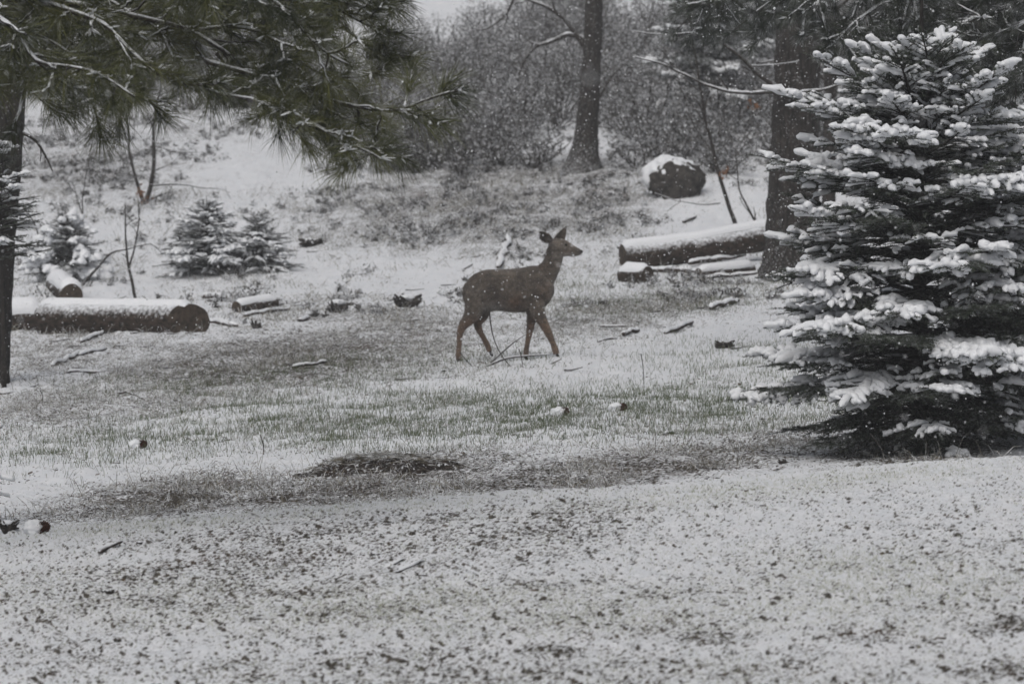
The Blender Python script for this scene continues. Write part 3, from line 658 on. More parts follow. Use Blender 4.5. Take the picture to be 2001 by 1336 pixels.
# left trunk
g = ground(-10, 748); Yq = g[1]
root = empty('pine_tree', g, 'dark leaning trunk along the left edge in front of the log', 'pine tree')
big_trunk(root, [(60, -420, 54), (40, -40, 58), (32, 60, 60), (22, 200, 58), (14, 320, 58), (4, 450, 56), (-4, 600, 54), (-8, 700, 54), (-12, 742, 60), (-14, 760, 72)], Yq)
limbs(root, [(L3([(45, 262), (75, 275), (90, 300), (102, 335)], Yq - .1), .022, 1), (L3([(40, 60), (80, 20), (120, -20)], Yq - .1), .03, 1), (L3([(35, 170), (90, 160), (130, 148)], Yq - .2), .02, 1)], side=2)
small(5, 470, 2.5, .62, 'slender dark fir overlapping the leaning trunk at the left edge, branching at mid height only', 31, Y=39.2, nb=70, snow=.2, mat=M_FIR, cat='fir tree', needle=.03, nw=.007, low=.52)

# pine boughs upper right, from a pine whose trunk stands right of the frame
rng = np.random.default_rng(202)
YR = 37.0; tx = 5.9; tz = float(h0(tx, YR))
root = empty('pine_tree', (tx, YR, tz), 'pine with thick snowy limbs sweeping in at the top right', 'pine tree')
b = MB(); t = np.linspace(0, 1, 50); P = np.stack([tx + 0 * t, YR + 0 * t, tz - .1 + 9 * t], 1); b.tubes(P, .24 - .12 * t, 22, noise=.08, nf=10); b.build('trunk', M_BARK, root)
BL = []
bl([(2240, -60), (2080, -30), (2001, 5), (1900, 40), (1800, 75), (1720, 100)], .045, 37, 36.4)
bl([(2240, 0), (2080, 20), (2001, 48), (1900, 85), (1840, 115), (1790, 165), (1760, 170)], .042, 37, 36.0)
bl([(2240, 80), (2100, 110), (2001, 138), (1940, 160), (1890, 200), (1850, 230)], .032, 37, 36.5)
bl([(2240, -160), (1900, -80), (1740, -10), (1700, 25), (1650, 62), (1620, 75)], .030, 37, 35.8)
bl([(2240, -180), (1950, -120), (1780, -60), (1790, 20), (1780, 40)], .026, 37, 36.5)
bl([(2240, -120), (2050, -60), (1930, -10), (1880, 60), (1850, 90)], .026, 37.2, 38)
bl([(2240, 150), (2100, 190), (2010, 210), (1960, 250), (1930, 290)], .022, 37, 37.6)
bl([(2240, -200), (1800, -120), (1620, -60), (1530, 0), (1500, 60)], .022, 37, 40)
bl([(2240, -200), (1850, -130), (1700, -40), (1660, 40), (1690, 110)], .020, 37, 37.5)
bl([(2240, -220), (1700, -140), (1480, -60), (1400, 0), (1350, 30)], .022, 37, 42)
bl([(2240, -120), (2100, -60), (2000, 0), (1960, 60), (1930, 120)], .018, 38, 39)
bl([(2240, -190), (1900, -110), (1750, -30), (1720, 60), (1700, 90)], .018, 39, 40)
bl([(2240, -20), (2100, 20), (2010, 90), (1980, 150)], .018, 38, 39.5)
bl([(1900, -120), (1700, -90), (1560, -40), (1500, 10), (1470, 30)], .022, 38, 38.5)
bl([(1900, -140), (1650, -80), (1600, 0), (1590, 45)], .020, 36.5, 36.0)
bl([(2240, 30), (2050, 80), (1950, 110), (1900, 150), (1880, 180)], .022, 37.5, 38.5)
pine_boughs(root, BL, .03, .055, .20, 80, M_PINEFAR, nw=.005, snowp=.5, twl=(.1, .5), drop=.06, sR=1.3)

# large frosted conifers behind the thicket
small(1375, 300, 4.3, 1.15, 'frosted dark conifer drooping over the thicket beside the bare limbs', 41, Y=72, nb=130, cat='conifer', spacing=.13, needle=.085, nw=.024, npm=150, snowR=.04, trunk_r=.1, leader=.3, snow=.4)
small(1500, 300, 4.6, 1.3, 'frosted conifer directly behind the thick pine trunk', 42, Y=80, nb=130, cat='conifer', spacing=.13, needle=.085, nw=.024, npm=150, snowR=.04, trunk_r=.1, leader=.3, snow=.4)
small(1800, 300, 4.8, 1.5, 'frosted conifer behind the top of the large young fir', 43, Y=66, nb=130, cat='conifer', spacing=.13, needle=.085, nw=.024, npm=150, snowR=.04, trunk_r=.1, leader=.3, snow=.4)
small(2010, 300, 4.6, 1.4, 'frosted conifer high at the right edge behind the snowy limbs', 44, Y=60, nb=130, cat='conifer', spacing=.13, needle=.085, nw=.024, npm=150, snowR=.04, trunk_r=.1, leader=.3, snow=.4)
small(120, 150, 3.0, 1.2, 'frosted conifer high on the slope behind the top left boughs', 45, Y=84, nb=80, cat='conifer', spacing=.16, needle=.07, nw=.03, npm=55, snowR=.08, trunk_r=.1, leader=.3, snow=.9)

# bare saplings
rng = np.random.default_rng(303)
def sapling(px, py, stems, label, side=3, leaves=None, depth=2, name='bare_sapling', sidel=.45):
    g = ground(px, py); root = empty(name, g, label, 'sapling'); Y = g[1]
    limbs(root, [(L3(s, Y), r, depth) for s, r in stems], 'stem', .55, M_TWIG, side, sidel)
    if leaves:
        for lx, ly, n in leaves:
            c = at(lx, ly, Y - .1)
            for _ in range(n): b = MB(); b.needles(c + rng.normal(size=(1, 3)) * .05, unit(rng.normal(size=(1, 3)) - [0, 0, .6]), R(.05, .09, 1), R(.03, .05, 1), .2, a=R(0, 1, 1)); b.build('leaf', M_BROWN, root)
    return root
sapling(1446, 468, [([(1446, 470), (1438, 440), (1425, 400), (1408, 345), (1395, 300), (1380, 240), (1365, 150), (1350, 60), (1340, -20)], .032), ([(1408, 395), (1370, 400), (1320, 392), (1280, 375)], .012)],
        'taller curved bare sapling leaning up from behind the right log', 3, [(1418, 335, 14), (1470, 205, 9)])
sapling(1492, 468, [([(1494, 472), (1478, 440), (1460, 405), (1446, 375), (1442, 340), (1438, 300)], .020), ([(1470, 425), (1450, 398), (1445, 385)], .010)], 'shorter crooked bare sapling between the tall sapling and the thick pine', 3)
sapling(275, 398, [([(280, 400), (270, 370), (262, 335), (252, 290), (250, 235), (256, 180)], .030), ([(282, 398), (296, 360), (300, 310), (298, 260), (305, 200), (320, 150)], .042), ([(300, 362), (340, 360), (390, 365), (440, 372)], .018),
                   ([(285, 392), (310, 380), (335, 376)], .026), ([(300, 335), (330, 322), (345, 310)], .012), ([(300, 286), (350, 296), (400, 300)], .014), ([(275, 395), (240, 420), (215, 430)], .024)],
        'forked bare sapling with a few brown leaves at its foot', 1.6, [(276, 372, 12), (285, 388, 12)])
sapling(262, 582, [([(264, 583), (258, 555), (250, 525), (247, 480), (245, 430), (244, 400)], .022), ([(251, 520), (262, 485), (270, 450), (272, 405), (270, 390)], .015)], 'thin bare sapling with a thick foot just behind the left log', 2.2, None, 2, 'bare_sapling', .35)
sapling(155, 505, [([(158, 505), (160, 440), (164, 380), (170, 320), (185, 290)], .014), ([(160, 420), (150, 370), (140, 350)], .008)], 'slender bare sapling rising from the snow covered young fir', 3)
sapling(165, 560, [([(160, 562), (180, 535), (200, 508), (222, 490), (255, 483), (290, 478)], .024)], 'bowed snowy branch arching out of the ground behind the left log', 1.2, None, 1, 'fallen_branch')
sapling(75, 500, [([(72, 500), (75, 470), (70, 440), (50, 410)], .016)], 'broken twiggy stem beside the leaning left trunk', 4)
sapling(1262, 330, [([(1262, 332), (1258, 300), (1245, 270), (1240, 240)], .012)], 'fine upright twig left of the snow capped boulder', 3)

# ------------------------------------------------------------------ logs
def log(p0, p1, r, label, name='log', snow=.055, r1=None, cover=(25, 155), end_face=True, seed=0, lift=.75, bend=0, skew=0):
    if r > .05: lift *= .82
    """p0, p1 ground points of the two ends"""
    r1 = r1 or r; p0 = np.array(p0, float); p1 = np.array(p1, float); p0[2] += r * lift; p1[2] += r1 * lift
    root = empty(name, (p0 + p1) / 2 - [0, 0, r * lift], label, 'log' if r > .05 else 'stick')
    L = np.linalg.norm(p1 - p0); n = max(6, int(L / .06)); t = np.linspace(0, 1, n)[:, None]; Q = p0 + (p1 - p0) * t; Q[:, 2] += bend * np.sin(np.pi * t[:, 0])
    thin = r < .05
    if thin:
        n = max(10, int(L / .03)); t = np.linspace(0, 1, n)[:, None]; Q = p0 + (p1 - p0) * t
        Q = Q + (np.stack([vn3(Q * 6 + 9 * seed + c, 77 + c) for c in range(3)], 1) * .035 + np.stack([vn3(Q * 19 + c, 79 + c) for c in range(3)], 1) * .008) * np.array([1, 1, .5])
    rr = (r + (r1 - r) * t[:, 0]) * ((1 + .25 * vn3(Q * 14, 80)) * np.interp(t[:, 0], [0, .04, .8, 1], [.6, 1, .85, .45]) if thin else 1); b = MB(); b.tubes(Q, rr, 26 if r > .05 else 10, noise=.25 if thin else .075, nf=30 if thin else 6, seed=seed); V = b.v[0].reshape(n, -1, 3); k = V.shape[1]
    if skew:
        wt = np.clip((np.arange(n) / (n - 1) - .75) / .25, 0, 1)[:, None]; V += (V[..., 1] - Q[:, None, 1])[..., None] * wt[..., None] * skew * unit(p1 - p0); b.v[0] = V.reshape(-1, 3)
    b.build('bark', M_LOG, root)
    for e in (0, -1):
        c = V[e].mean(0); ax = unit(Q[e] - Q[1 if e == 0 else -2]); rings = np.stack([c + ax * .0 + (V[e] - c) * s + ax * (.012 * (1 - s)) for s in (1, .97, .7, .4, .01)])
        if e == 0: rings = rings[:, ::-1]
        m = MB(); m.grid(rings[None], True); m.build('cut_end', M_CUT, root)
    if snow:
        T = unit(np.gradient(Q, axis=0)); S = unit(np.cross(T, [0, 0, 1])); U = np.cross(S, T)
        a = np.radians(np.linspace(cover[0], cover[1], 15)); edge = np.sin(np.pi * np.linspace(0, 1, 15)) ** .5
        tk = snow * edge[None] * (1 + .25 * fbm2(np.linspace(0, L * 3, n)[:, None] + seed, a[None] * 2, 61 + seed)) * (np.minimum(1, np.minimum(t, 1 - t) * L / .06) ** .5)
        if thin: tk = (tk * .55 + .004) * (fbm2(np.linspace(0, L * 9, n)[:, None] + seed * 7, a[None] * 1.5, 63) > -.15) - .002
        tk[0] = tk[-1] = -.01
        ro = rr[:, None] * 1.0 + tk; jit = .15 * fbm2(np.linspace(0, L * 5, n)[:, None], a[None] * 0 + seed, 66)
        aa = a[None] + jit * np.cos(a)[None]
        V = Q[:, None] + ro[..., None] * (np.cos(aa)[..., None] * S[:, None] + np.sin(aa)[..., None] * U[:, None])
        V[..., 2] += .5 * np.maximum(tk, 0) * np.sin(aa)
        m = MB(); m.grid(V[None]); m.build('snow', M_SNOW, root)
    return root
def lg(a, b_, rpx, label, rpx1=None, **kw):
    if rpx < 9: rpx *= .72; rpx1 = rpx1 and rpx1 * .72
    g0, g1 = ground(*a), ground(*b_); s = FPX / ((g0[1] + g1[1]) / 2)
    return log(g0, g1, rpx / s, label, r1=None if rpx1 is None else rpx1 / s, **kw)
g0 = ground(85, 652); g1 = ground(372, 648); g1[1] -= .0; s = FPX / g0[1]
ymid = (g0[1] + g1[1]) / 2; g0[1] = ymid + .5; g1[1] = ymid - .5; g0[0] = ray(85, 650)[0] * g0[1]; g1[0] = ray(370, 650)[0] * g1[1]
for q in (g0, g1): q[2] = float(h0(q[0], q[1]))
g0[2] += .03
log(g0, g1, 34 / s, 'large fallen log with thick snow on top and its round sawn end facing right', snow=.035, cover=(62, 158), lift=.8, skew=.9)
g0 = ground(-80, 648); g1 = ground(70, 646); g1[1] += .5; log(g0, g1, .19, 'stub of dark log running off the left edge beside the large log', snow=.06, seed=3)
g0 = ground(95, 580); g1 = ground(140, 590); g0[1] += 1.0; log(g0, g1, .155, 'short snow capped log round end behind the large left log', snow=.05, seed=4)
# right log
g0 = ground(1215, 522); g1 = ground(1500, 500); s = FPX / g0[1]; g1[1] = g0[1] + .6; g0[0] = ray(1217, 520)[0] * g0[1]; g1[0] = ray(1510, 500)[0] * g1[1]; g1[2] = g0[2] + .27
log(g0, g1, 26 / s, 'long dark log under smooth snow lying left of the thick pine', snow=.05, seed=5, cover=(62, 158), bend=-.03)
lg((1217, 549), (1266, 550), 19, 'small round log end with a snow cap in front of the right log', seed=6, snow=.03)
lg((1365, 541), (1470, 530), 12, 'snowy branch log lying in front of the right log', seed=7, snow=.03)
lg((1270, 530), (1360, 533), 8, 'thin dark branch half buried in front of the right log', seed=8, snow=.02, name='branch')
lg((1345, 520), (1460, 507), 7, 'snow dusted branch resting against the right log', seed=9, snow=.015, name='branch', lift=2.2)
lg((1375, 548), (1500, 536), 5, 'lowest thin branch along the ground before the thick pine', seed=10, snow=.015, name='branch')
lg((462, 614), (535, 604), 13, 'small brown log with round dark end right of the large log', rpx1=15, seed=11, snow=.02)
lg((478, 622), (565, 606), 6, 'forked stick lying against the small brown log', seed=12, snow=.012, name='stick')
lg((400, 632), (462, 638), 7, 'curved snowy root at the foot of the sawn log end', seed=13, snow=.03, name='branch')
lg((402, 580), (454, 582), 7, 'short dark log piece below the young fir pair', seed=14, snow=.03)
lg((580, 632), (606, 625), 6, 'short wood chunk on the snow between log and grass', seed=15, snow=.015, name='wood_chunk')
lg((972, 522), (998, 466), 8, 'snow covered fallen pole pointing uphill behind the deer', seed=16, snow=.03)
lg((1300, 652), (1354, 632), 6, 'bare wedge shaped stick right of the deer', rpx1=8, seed=17, snow=.012, name='stick')
lg((1385, 608), (1446, 594), 7, 'short broken limb in the green grass near the fir', rpx1=10, seed=18, snow=.015, name='branch')
lg((1168, 666), (1204, 661), 4, 'small dark stick lying flat right of the deer hooves', seed=19, snow=.008, name='stick')
lg((1215, 655), (1250, 644), 7, 'stubby grey stick chunk with frost right of the deer', seed=20, snow=.01, name='stick')
lg((1175, 642), (1230, 640), 3, 'thin straight stick above the grey stick chunk', seed=21, snow=.006, name='stick')
lg((1220, 671), (1275, 669), 3, 'thin stick on bare snow below the grey stick chunk', seed=22, snow=.006, name='stick')
lg((1335, 438), (1358, 430), 5, 'dark bark chunk alone on the clean snow above the right log', seed=23, snow=.01, name='wood_chunk')
lg((105, 716), (160, 692), 6, 'snowy crooked branch below the large left log', seed=24, snow=.02, name='branch')
lg((150, 696), (206, 686), 6, 'dark branch piece touching the crooked branch', seed=25, snow=.02, name='branch')
lg((158, 672), (206, 654), 6, 'short snow topped stick leaning on the large left log', seed=26, snow=.02, name='stick')
lg((130, 735), (200, 729), 4, 'thin snowy stick lowest in the debris by the left trunk', seed=27, snow=.012, name='stick')
lg((232, 770), (288, 778), 3, 'thin black forked twig on the snow left of the brown grass', seed=28, snow=.0, name='twig')
lg((2, 770), (70, 756), 3, 'long thin twig near the foot of the leaning left trunk', seed=29, snow=.005, name='twig')
lg((572, 722), (640, 712), 6, 'rotten dark branch in the brown grass left of the deer', seed=30, snow=.01, name='branch')
lg((805, 632), (845, 627), 3, 'thin dark twig in the brown grass just left of the deer', seed=31, snow=.005, name='twig')
lg((830, 735), (885, 722), 3, 'faint stick on the snow behind the deer hind hoof', seed=32, snow=.006, name='stick')
lg((742, 1106), (786, 1096), 4, 'brown bark strip in the foreground snow, upper of two', seed=33, snow=.006, name='bark_strip')
lg((775, 1120), (820, 1102), 4, 'brown bark strip in the foreground snow, lower of two', seed=34, snow=.006, name='bark_strip')
lg((192, 1082), (230, 1068), 7, 'dark curled bark piece on the lawn snow at left', seed=35, snow=.0, name='bark_strip')
lg((1290, 853), (1330, 846), 4, 'short snowy stick at the edge of the green grass', seed=36, snow=.008, name='stick')
lg((905, 528), (925, 515), 3, 'small dark twig on the clean snow above the deer back', seed=37, snow=0, name='twig')
lg((925, 505), (950, 500), 2.5, 'faint thin twig left of the snow covered pole', seed=38, snow=0, name='twig')
# twigs by the deer legs
def twig(px_pts, r, label, Y=None, snow=.6, side=0):
    g = ground(*px_pts[0]); Y = Y or g[1]; root = empty('twig', g, label, 'twig'); limbs(root, [(L3(px_pts, Y), r, 1 if side else 0)], 'stem', snow, M_TWIG, side, .3)
Yd = 39.35
twig([(945, 719), (962, 706), (985, 698), (1030, 695), (1075, 692)], .015, 'thick snow topped stick lying across in front of the deer hooves', Yd, 1)
twig([(957, 707), (980, 688), (1005, 666), (1028, 650)], .010, 'straight stick slanting up between the deer legs', Yd)
twig([(957, 612), (963, 650), (973, 688), (985, 708), (1002, 719)], .0075, 'dark arched twig crossing the sticks under the deer belly', Yd - .05, 0)
twig([(900, 690), (911, 706), (928, 721)], .006, 'small dark bent twig behind the hind hoof', Yd, 0)
twig([(1076, 713), (1100, 702)], .008, 'short twig below the front hoof', Yd, 1)
twig([(1012, 680), (1018, 700), (1020, 720)], .004, 'thin upright twig by the rear front leg', Yd - .1, 0)
twig([(1260, 758), (1255, 725), (1250, 690)], .003, 'lone tall grass stalk on the clean snow right of the deer', None, 0)
for i in range(62):
    x = R(20, 880) if i < 56 else R(1110, 1460); y = R(585, 740) - (0 if i < 56 else 10) if i % 3 else R(470, 640); a = R(-.5, .5); l = R(14, 50)
    try: g_ = ground(x, y)
    except Exception: continue
    r_ = empty('twig', g_, 'thin dark twig lying half buried in the snowy slope among many alike', 'twig', 'thin twigs scattered over the slope')
    q = np.array([[-.5, 0, .01], [-.1, R(-.1, .1), R(.0, .03)], [.2, R(-.1, .1), R(.01, .05)], [.5, R(-.2, .2), R(0, .08)]]) * l / 190 * [math.cos(a), 1, 1] * [1, 1, 3] + [0, 0, .002]
    b = MB(); b.tubes(resample(g_ + q, 9), np.linspace(.008, .003, 9) * R(.6, 1.3), 5, noise=.3, nf=40); b.build('stem', M_TWIG, r_)
for i, (x, y, x2, y2) in enumerate([(515, 892, 508, 850), (80, 790, 78, 765), (1730, 900, 1700, 850), (1815, 895, 1805, 848)]):
    twig([(x, y), ((x + x2) / 2 + 4, (y + y2) / 2), (x2, y2)], .004, ['bent stalk left of the dark soil mound', 'short dark stub near the left trunk', 'leaning pale stalk under the large fir, left one', 'leaning pale stalk under the large fir, right one'][i], None, 0)

# ------------------------------------------------------------------ rocks, stumps, mound, cones
def blob(c, r, nf=2.0, amp=.25, seed=0, n=28, zcut=None):
    th = np.linspace(0, np.pi, n); ph = np.linspace(0, 2 * np.pi, 2 * n, endpoint=False)
    d = np.stack([np.sin(th)[:, None] * np.cos(ph), np.sin(th)[:, None] * np.sin(ph), np.cos(th)[:, None] * np.ones_like(ph)], -1)
    k = 1 + amp * (vn3(d * nf + seed * 3.1, seed) + .5 * vn3(d * nf * 2.7, seed + 1) + .3 * vn3(d * nf * 6, seed + 2))
    return (np.array(c) + d * np.array(r) * k[..., None])[None][:, ::-1]
g = ground(1322, 382); s = FPX / g[1]
root = empty('boulder', g, 'dark rounded boulder with a cap of snow on the upper slope', 'boulder')
b = MB(); b.grid(blob(g + [0, .05, .17], (.44, .40, .34), 1.7, .20, 3, 40), True); b.build('rock', M_ROCK, root)
b = MB(); b.grid(blob(g + [-.10, .16, .27], (.44, .40, .31), 1.7, .20, 3, 40), True); b.build('snow', M_SNOW, root)
def stump(px, py, w, hh, label, seed, name='stump', snow=True):
    g = ground(px, py); s = FPX / g[1]; w /= s; hh /= s; root = empty(name, g, label, name.replace('_', ' '))
    b = MB()
    for k in range(15):
        a = R(0, 6.28); d = np.array([math.cos(a) * .7, math.sin(a) * .5, R(.2, 1)]) * [w, w, hh]; P = np.array([g - [0, 0, .03], g + d * .5 + rng.normal(size=3) * w * .1, g + d]); P = resample(P, 8)
        b.tubes(P, np.linspace(w * .20, w * .05, 8), 7, noise=.35, nf=25, seed=seed + k)
    b.grid(blob(g + [0, 0, hh * .25], (w * .42, w * .4, hh * .32), 2.5, .45, seed), True); b.build('wood', M_ROCK, root)
    if snow:
        b = MB(); b.grid(blob(g + [-.1 * w, .1 * w, hh * .72], (w * .42, w * .42, hh * .24), 2.5, .25, seed + 4), True); b.build('snow', M_SNOW, root)
stump(662, 612, 34, 26, 'low dark root stump left of the twiggy stump', 1)
stump(797, 600, 40, 26, 'twiggy snow flecked stump nearest to the deer on its left', 14)
rng = np.random.default_rng(515)
stump(700, 606, 12, 14, 'small dark wood stub between the two stumps', 3, 'wood_stub', False)
stump(500, 642, 16, 18, 'pointed dark stub in front of the small brown log', 4, 'wood_stub', False)
stump(605, 482, 40, 14, 'dark clump of bare twigs on the clean snow right of the young firs', 5, 'twig_clump')
stump(1415, 684, 30, 14, 'brown matted clump on the snow left of the fir', 6, 'twig_clump', False)
stump(1530, 903, 16, 8, 'black wood crumb on the snow left of the fir foot', 7, 'wood_stub', False)
stump(210, 1158, 20, 8, 'dark crumb with snow on the lawn at lower left', 8, 'wood_stub')
stump(18, 1040, 30, 22, 'snow capped brown stone at the left edge of the lawn', 9, 'stone')
# mound
g = ground(750, 917)
b = MB(); nx, ny = 150, 60; u = np.linspace(-1, 1, nx)[None]; v = np.linspace(-1, 1, ny)[:, None]
X = g[0] + u * .66 + 0 * v; Y = g[1] + v * .42 + u * .02 + 0 * u; rag = 1 - u ** 2 - v ** 2 + .45 * fbm2(u * 4 + 0 * v, v * 3 + 0 * u, 73, 3); prof = np.clip(rag, 0, 1) ** .8; ed = sstep(0, .25, rag)
Z = h(X, Y) - .02 + prof * .085 * (1.15 - .35 * u) * (1 + .5 * fbm2(X / .25, Y / .25, 72, 2)) + .022 * fbm2(X / .06, Y / .09, 71, 3) * ed; Z = np.where(rag < .02, Z - .05, Z)
b.grid(np.stack([X, Y, Z], -1)[None]); root = empty('soil_mound', g, 'low dark mound of bare soil and matted grass just behind the lawn crest', 'soil mound'); b.build('soil', M_SOIL, root)
b = MB(); n = 1100; u = rng.normal(size=n) * .5; v = rng.normal(size=n) * .4; X = g[0] + u * .62; Y = g[1] + v * .4; Z = h(X, Y) + np.clip(1 - u * u - v * v, 0, 1) ** .7 * .085 * (1.15 - .35 * u)
d = unit(np.stack([R(-1, 1, n), R(-.8, -.1, n), R(-.1, .3, n)], 1)); b.needles(np.stack([X, Y, Z], 1), d, R(.04, .12, n), np.full(n, .004), .15, a=R(0, 1, n)); b.build('matted_grass', M_DEAD, root)
def cone(px, py, label, seed):
    g = ground(px, py); root = empty('pine_cone', g, label, 'pine cone')
    c = g + [0, 0, .03]; b = MB(); n = 130; k = np.arange(n); t = k / n; ph = k * 2.39996; ax = unit(np.array([1, -.4, .25])); e1 = unit(np.cross(ax, [0, 0, 1])); e2 = np.cross(ax, e1)
    o = np.cos(ph)[:, None] * e1 + np.sin(ph)[:, None] * e2; rr = .030 * np.sin(np.pi * (.12 + .85 * t)) ** .6
    B = c + ax * ((t - .5) * .10)[:, None]; b.needles(B + o * (rr * .9)[:, None], unit(o + ax * .5), np.full(n, .017), np.full(n, .022), 0)
    b.tubes(np.array([c + ax * x for x in np.linspace(-.05, .05, 8)]), .026 * np.sin(np.pi * np.linspace(.08, .97, 8)) ** .6, 12, noise=.15, nf=60); b.build('scales', M_CONE, root)
    b = MB(); b.grid(blob(c + [-.040, .01, -.004], (.062, .055, .044), 2.4, .28, seed, 20), True); b.build('snow', M_SNOW, root)
cone(1100, 812, 'pine cone almost buried under a round snow cap, left one on the green grass', 1)
cone(1213, 808, 'pine cone with reddish scales beside its snow cap, right one on the green grass', 2)
cone(80, 1040, 'reddish pine cone standing in the snow at the left edge', 3)
cone(275, 876, 'brown pine cone under snow in the grass at left', 4)
cone(1462, 783, 'small brown cone bare on the grass near the fir', 5) if False else None

# ------------------------------------------------------------------ deer
def deer():
    g = ground(1000, 706); Y0 = 40.0; s = FPX / Y0
    gz = float(h0(0, Y0)); g = np.array([0, Y0, gz])
    zoff = at(1000.5, 420 + 1188 / 4.176, Y0)[2]; dz = gz - zoff
    def P3(x, y, dpt=0.): q = at(850 + x / 4.176, 420 + y / 4.176, Y0); q[1] += dpt; return q + [0, 0, dz]
    k = 1 / 4.176 / FPX * Y0
    mb = MB()
    def loft(secs, sq=1.0, kk=24, up=None):
        """secs: (x, y, half size across in the picture plane, half width in depth, depth offset)"""
        C = np.array([P3(a, b_, d_) for a, b_, r_, w_, d_ in secs]); rr = np.array([q[2] for q in secs]) * k; ww = np.array([q[3] for q in secs]) * k
        d = np.r_[0, np.cumsum(np.linalg.norm(np.diff(C, axis=0), axis=1))]; n = 40; t = np.linspace(0, d[-1], n)
        f = lambda A: np.interp(t, d, A)
        def sm(a):
            a = a.copy()
            for _ in range(3): a[1:-1] = (a[:-2] + 2 * a[1:-1] + a[2:]) / 4
            return a
        C = np.stack([sm(f(C[:, c])) for c in range(3)], 1); rr = sm(f(rr)); ww = sm(f(ww))
        T = unit(np.gradient(C, axis=0)); Sd = np.array([0, 1., 0]); Uu = unit(np.cross(T, Sd[None].repeat(n, 0)))
        if up is not None: Uu = np.broadcast_to(np.array(up, float), Uu.shape)
        an = np.linspace(0, 2 * np.pi, kk, endpoint=False)
        V = C[:, None] + rr[:, None, None] * np.sin(an)[None, :, None] * Uu[:, None] + ww[:, None, None] * np.cos(an)[None, :, None] * Sd
        mb.grid(V[None], True)
        for e in (0, -1):
            rg = np.stack([V[e], C[e] + (V[e] - C[e]) * .01]); rg = rg if e else rg[::-1]; mb.grid(rg[None], True)
    # trunk, vertical slices
    sl = [(247, 585, 665), (256, 545, 720), (280, 515, 770), (330, 478, 800), (410, 446, 800), (500, 444, 778), (600, 442, 790), (700, 434, 794), (780, 415, 785), (840, 411, 782), (900, 440, 752), (940, 490, 712), (965, 545, 668), (974, 585, 640)]
    W = [22, 45, 70, 92, 103, 110, 116, 114, 104, 98, 86, 66, 44, 22]
    loft([(x, (a + b_) / 2, (b_ - a) / 2, w_, 0) for (x, a, b_), w_ in zip(sl, W)], up=(0, 0, 1), kk=32)
    loft([(860, 540, 110, 70, 0), (912, 475, 92, 60, 0), (950, 420, 76, 50, 0), (972, 355, 72, 44, 0), (984, 300, 70, 42, 0), (990, 262, 58, 40, 0)])
    loft([(935, 232, 18, 20, 0), (955, 238, 44, 36, 0), (990, 258, 68, 46, 0), (1030, 268, 73, 48, 0), (1065, 275, 66, 40, 0), (1100, 286, 53, 30, 0), (1135, 298, 42, 24, 0), (1165, 305, 33, 21, 0), (1185, 308, 25, 17, 0), (1195, 309, 13, 10, 0)], up=unit(np.array([.18, 0, 1])))
    # legs
    nr, fr = -60 * k, 60 * k
    loft([(348, 640, 95, 52, nr * .6), (338, 725, 92, 50, nr * .9), (318, 790, 76, 42, nr), (282, 845, 54, 34, nr), (236, 892, 39, 26, nr), (210, 935, 31, 22, nr), (202, 985, 24, 18, nr), (198, 1050, 20, 16, nr), (194, 1110, 22, 17, nr), (192, 1145, 24, 18, nr), (190, 1180, 20, 17, nr)])
    loft([(400, 660, 80, 45, fr * .6), (405, 740, 72, 42, fr * .9), (392, 805, 57, 38, fr), (370, 850, 47, 31, fr), (346, 885, 36, 23, fr), (352, 925, 31, 21, fr), (378, 975, 23, 17, fr), (405, 1025, 21, 17, fr), (425, 1062, 25, 18, fr), (440, 1095, 23, 18, fr), (446, 1120, 20, 17, fr)])
    loft([(800, 650, 75, 42, fr * .6), (800, 740, 56, 36, fr * .8), (797, 815, 44, 32, fr), (786, 880, 35, 26, fr), (774, 945, 30, 22, fr), (767, 985, 25, 20, fr), (757, 1040, 20, 16, fr), (747, 1095, 21, 17, fr), (743, 1130, 25, 20, fr), (741, 1160, 20, 17, fr)])
    loft([(835, 640, 80, 45, nr * .6), (826, 730, 66, 40, nr * .8), (846, 805, 54, 35, nr), (880, 870, 42, 30, nr), (912, 930, 35, 26, nr), (938, 985, 31, 23, nr), (953, 1020, 23, 18, nr), (970, 1060, 23, 18, nr), (982, 1095, 29, 21, nr), (990, 1130, 26, 20, nr)])
    # tail
    loft([(268, 560, 18, 20, 0), (250, 600, 20, 22, 0), (243, 650, 18, 18, 0), (246, 700, 12, 12, 0), (250, 725, 4, 4, 0)])
    # ears: cupped leaves with thickness
    def ear(bx, by, tx_, ty_, wd, yb, yt, open_dir):
        A = P3(bx, by, yb); B = P3(tx_, ty_, yt); ax = unit(B - A); L = np.linalg.norm(B - A); sd = unit(np.cross(ax, open_dir)); nn = np.cross(sd, ax)
        m, q = 16, 11; tt = np.linspace(0, 1, m); wv = 1.3 * wd * k * np.interp(tt, [0, .15, .45, .75, .93, 1], [.42, .72, 1, .72, .28, .04] if tx_ < 900 else [.9, 1, .8, .45, .18, .04]); th = .006
        out = []
        for i in range(m):
            an = np.linspace(-1.15, 1.15, q); x = np.sin(an) * wv[i]; y = (1 - np.cos(an)) * wv[i] * .75
            o = np.stack([A + ax * L * tt[i] + sd * xx + nn * yy for xx, yy in zip(x, y)]); i_ = o[::-1] - nn * th - 0 * o[::-1]
            out.append(np.concatenate([o, i_]))
        V = np.array(out); mb.grid(V[None], True)
        for e in (0, -1):
            c = V[e].mean(0); rg = np.stack([V[e], c + (V[e] - c) * .02]); mb.grid((rg if e else rg[::-1])[None], True)
    ear(955, 215, 852, 134, 42, -.03, -.055, np.array([-.25, -.9, -.35]))
    ear(1000, 222, 1074, 94, 38, .03, .045, np.array([.35, -.55, .3]))
    root = empty('deer', g, 'brown doe walking right across the snowy slope with ears raised', 'deer')
    o = mb.build('body', M_FUR, root)
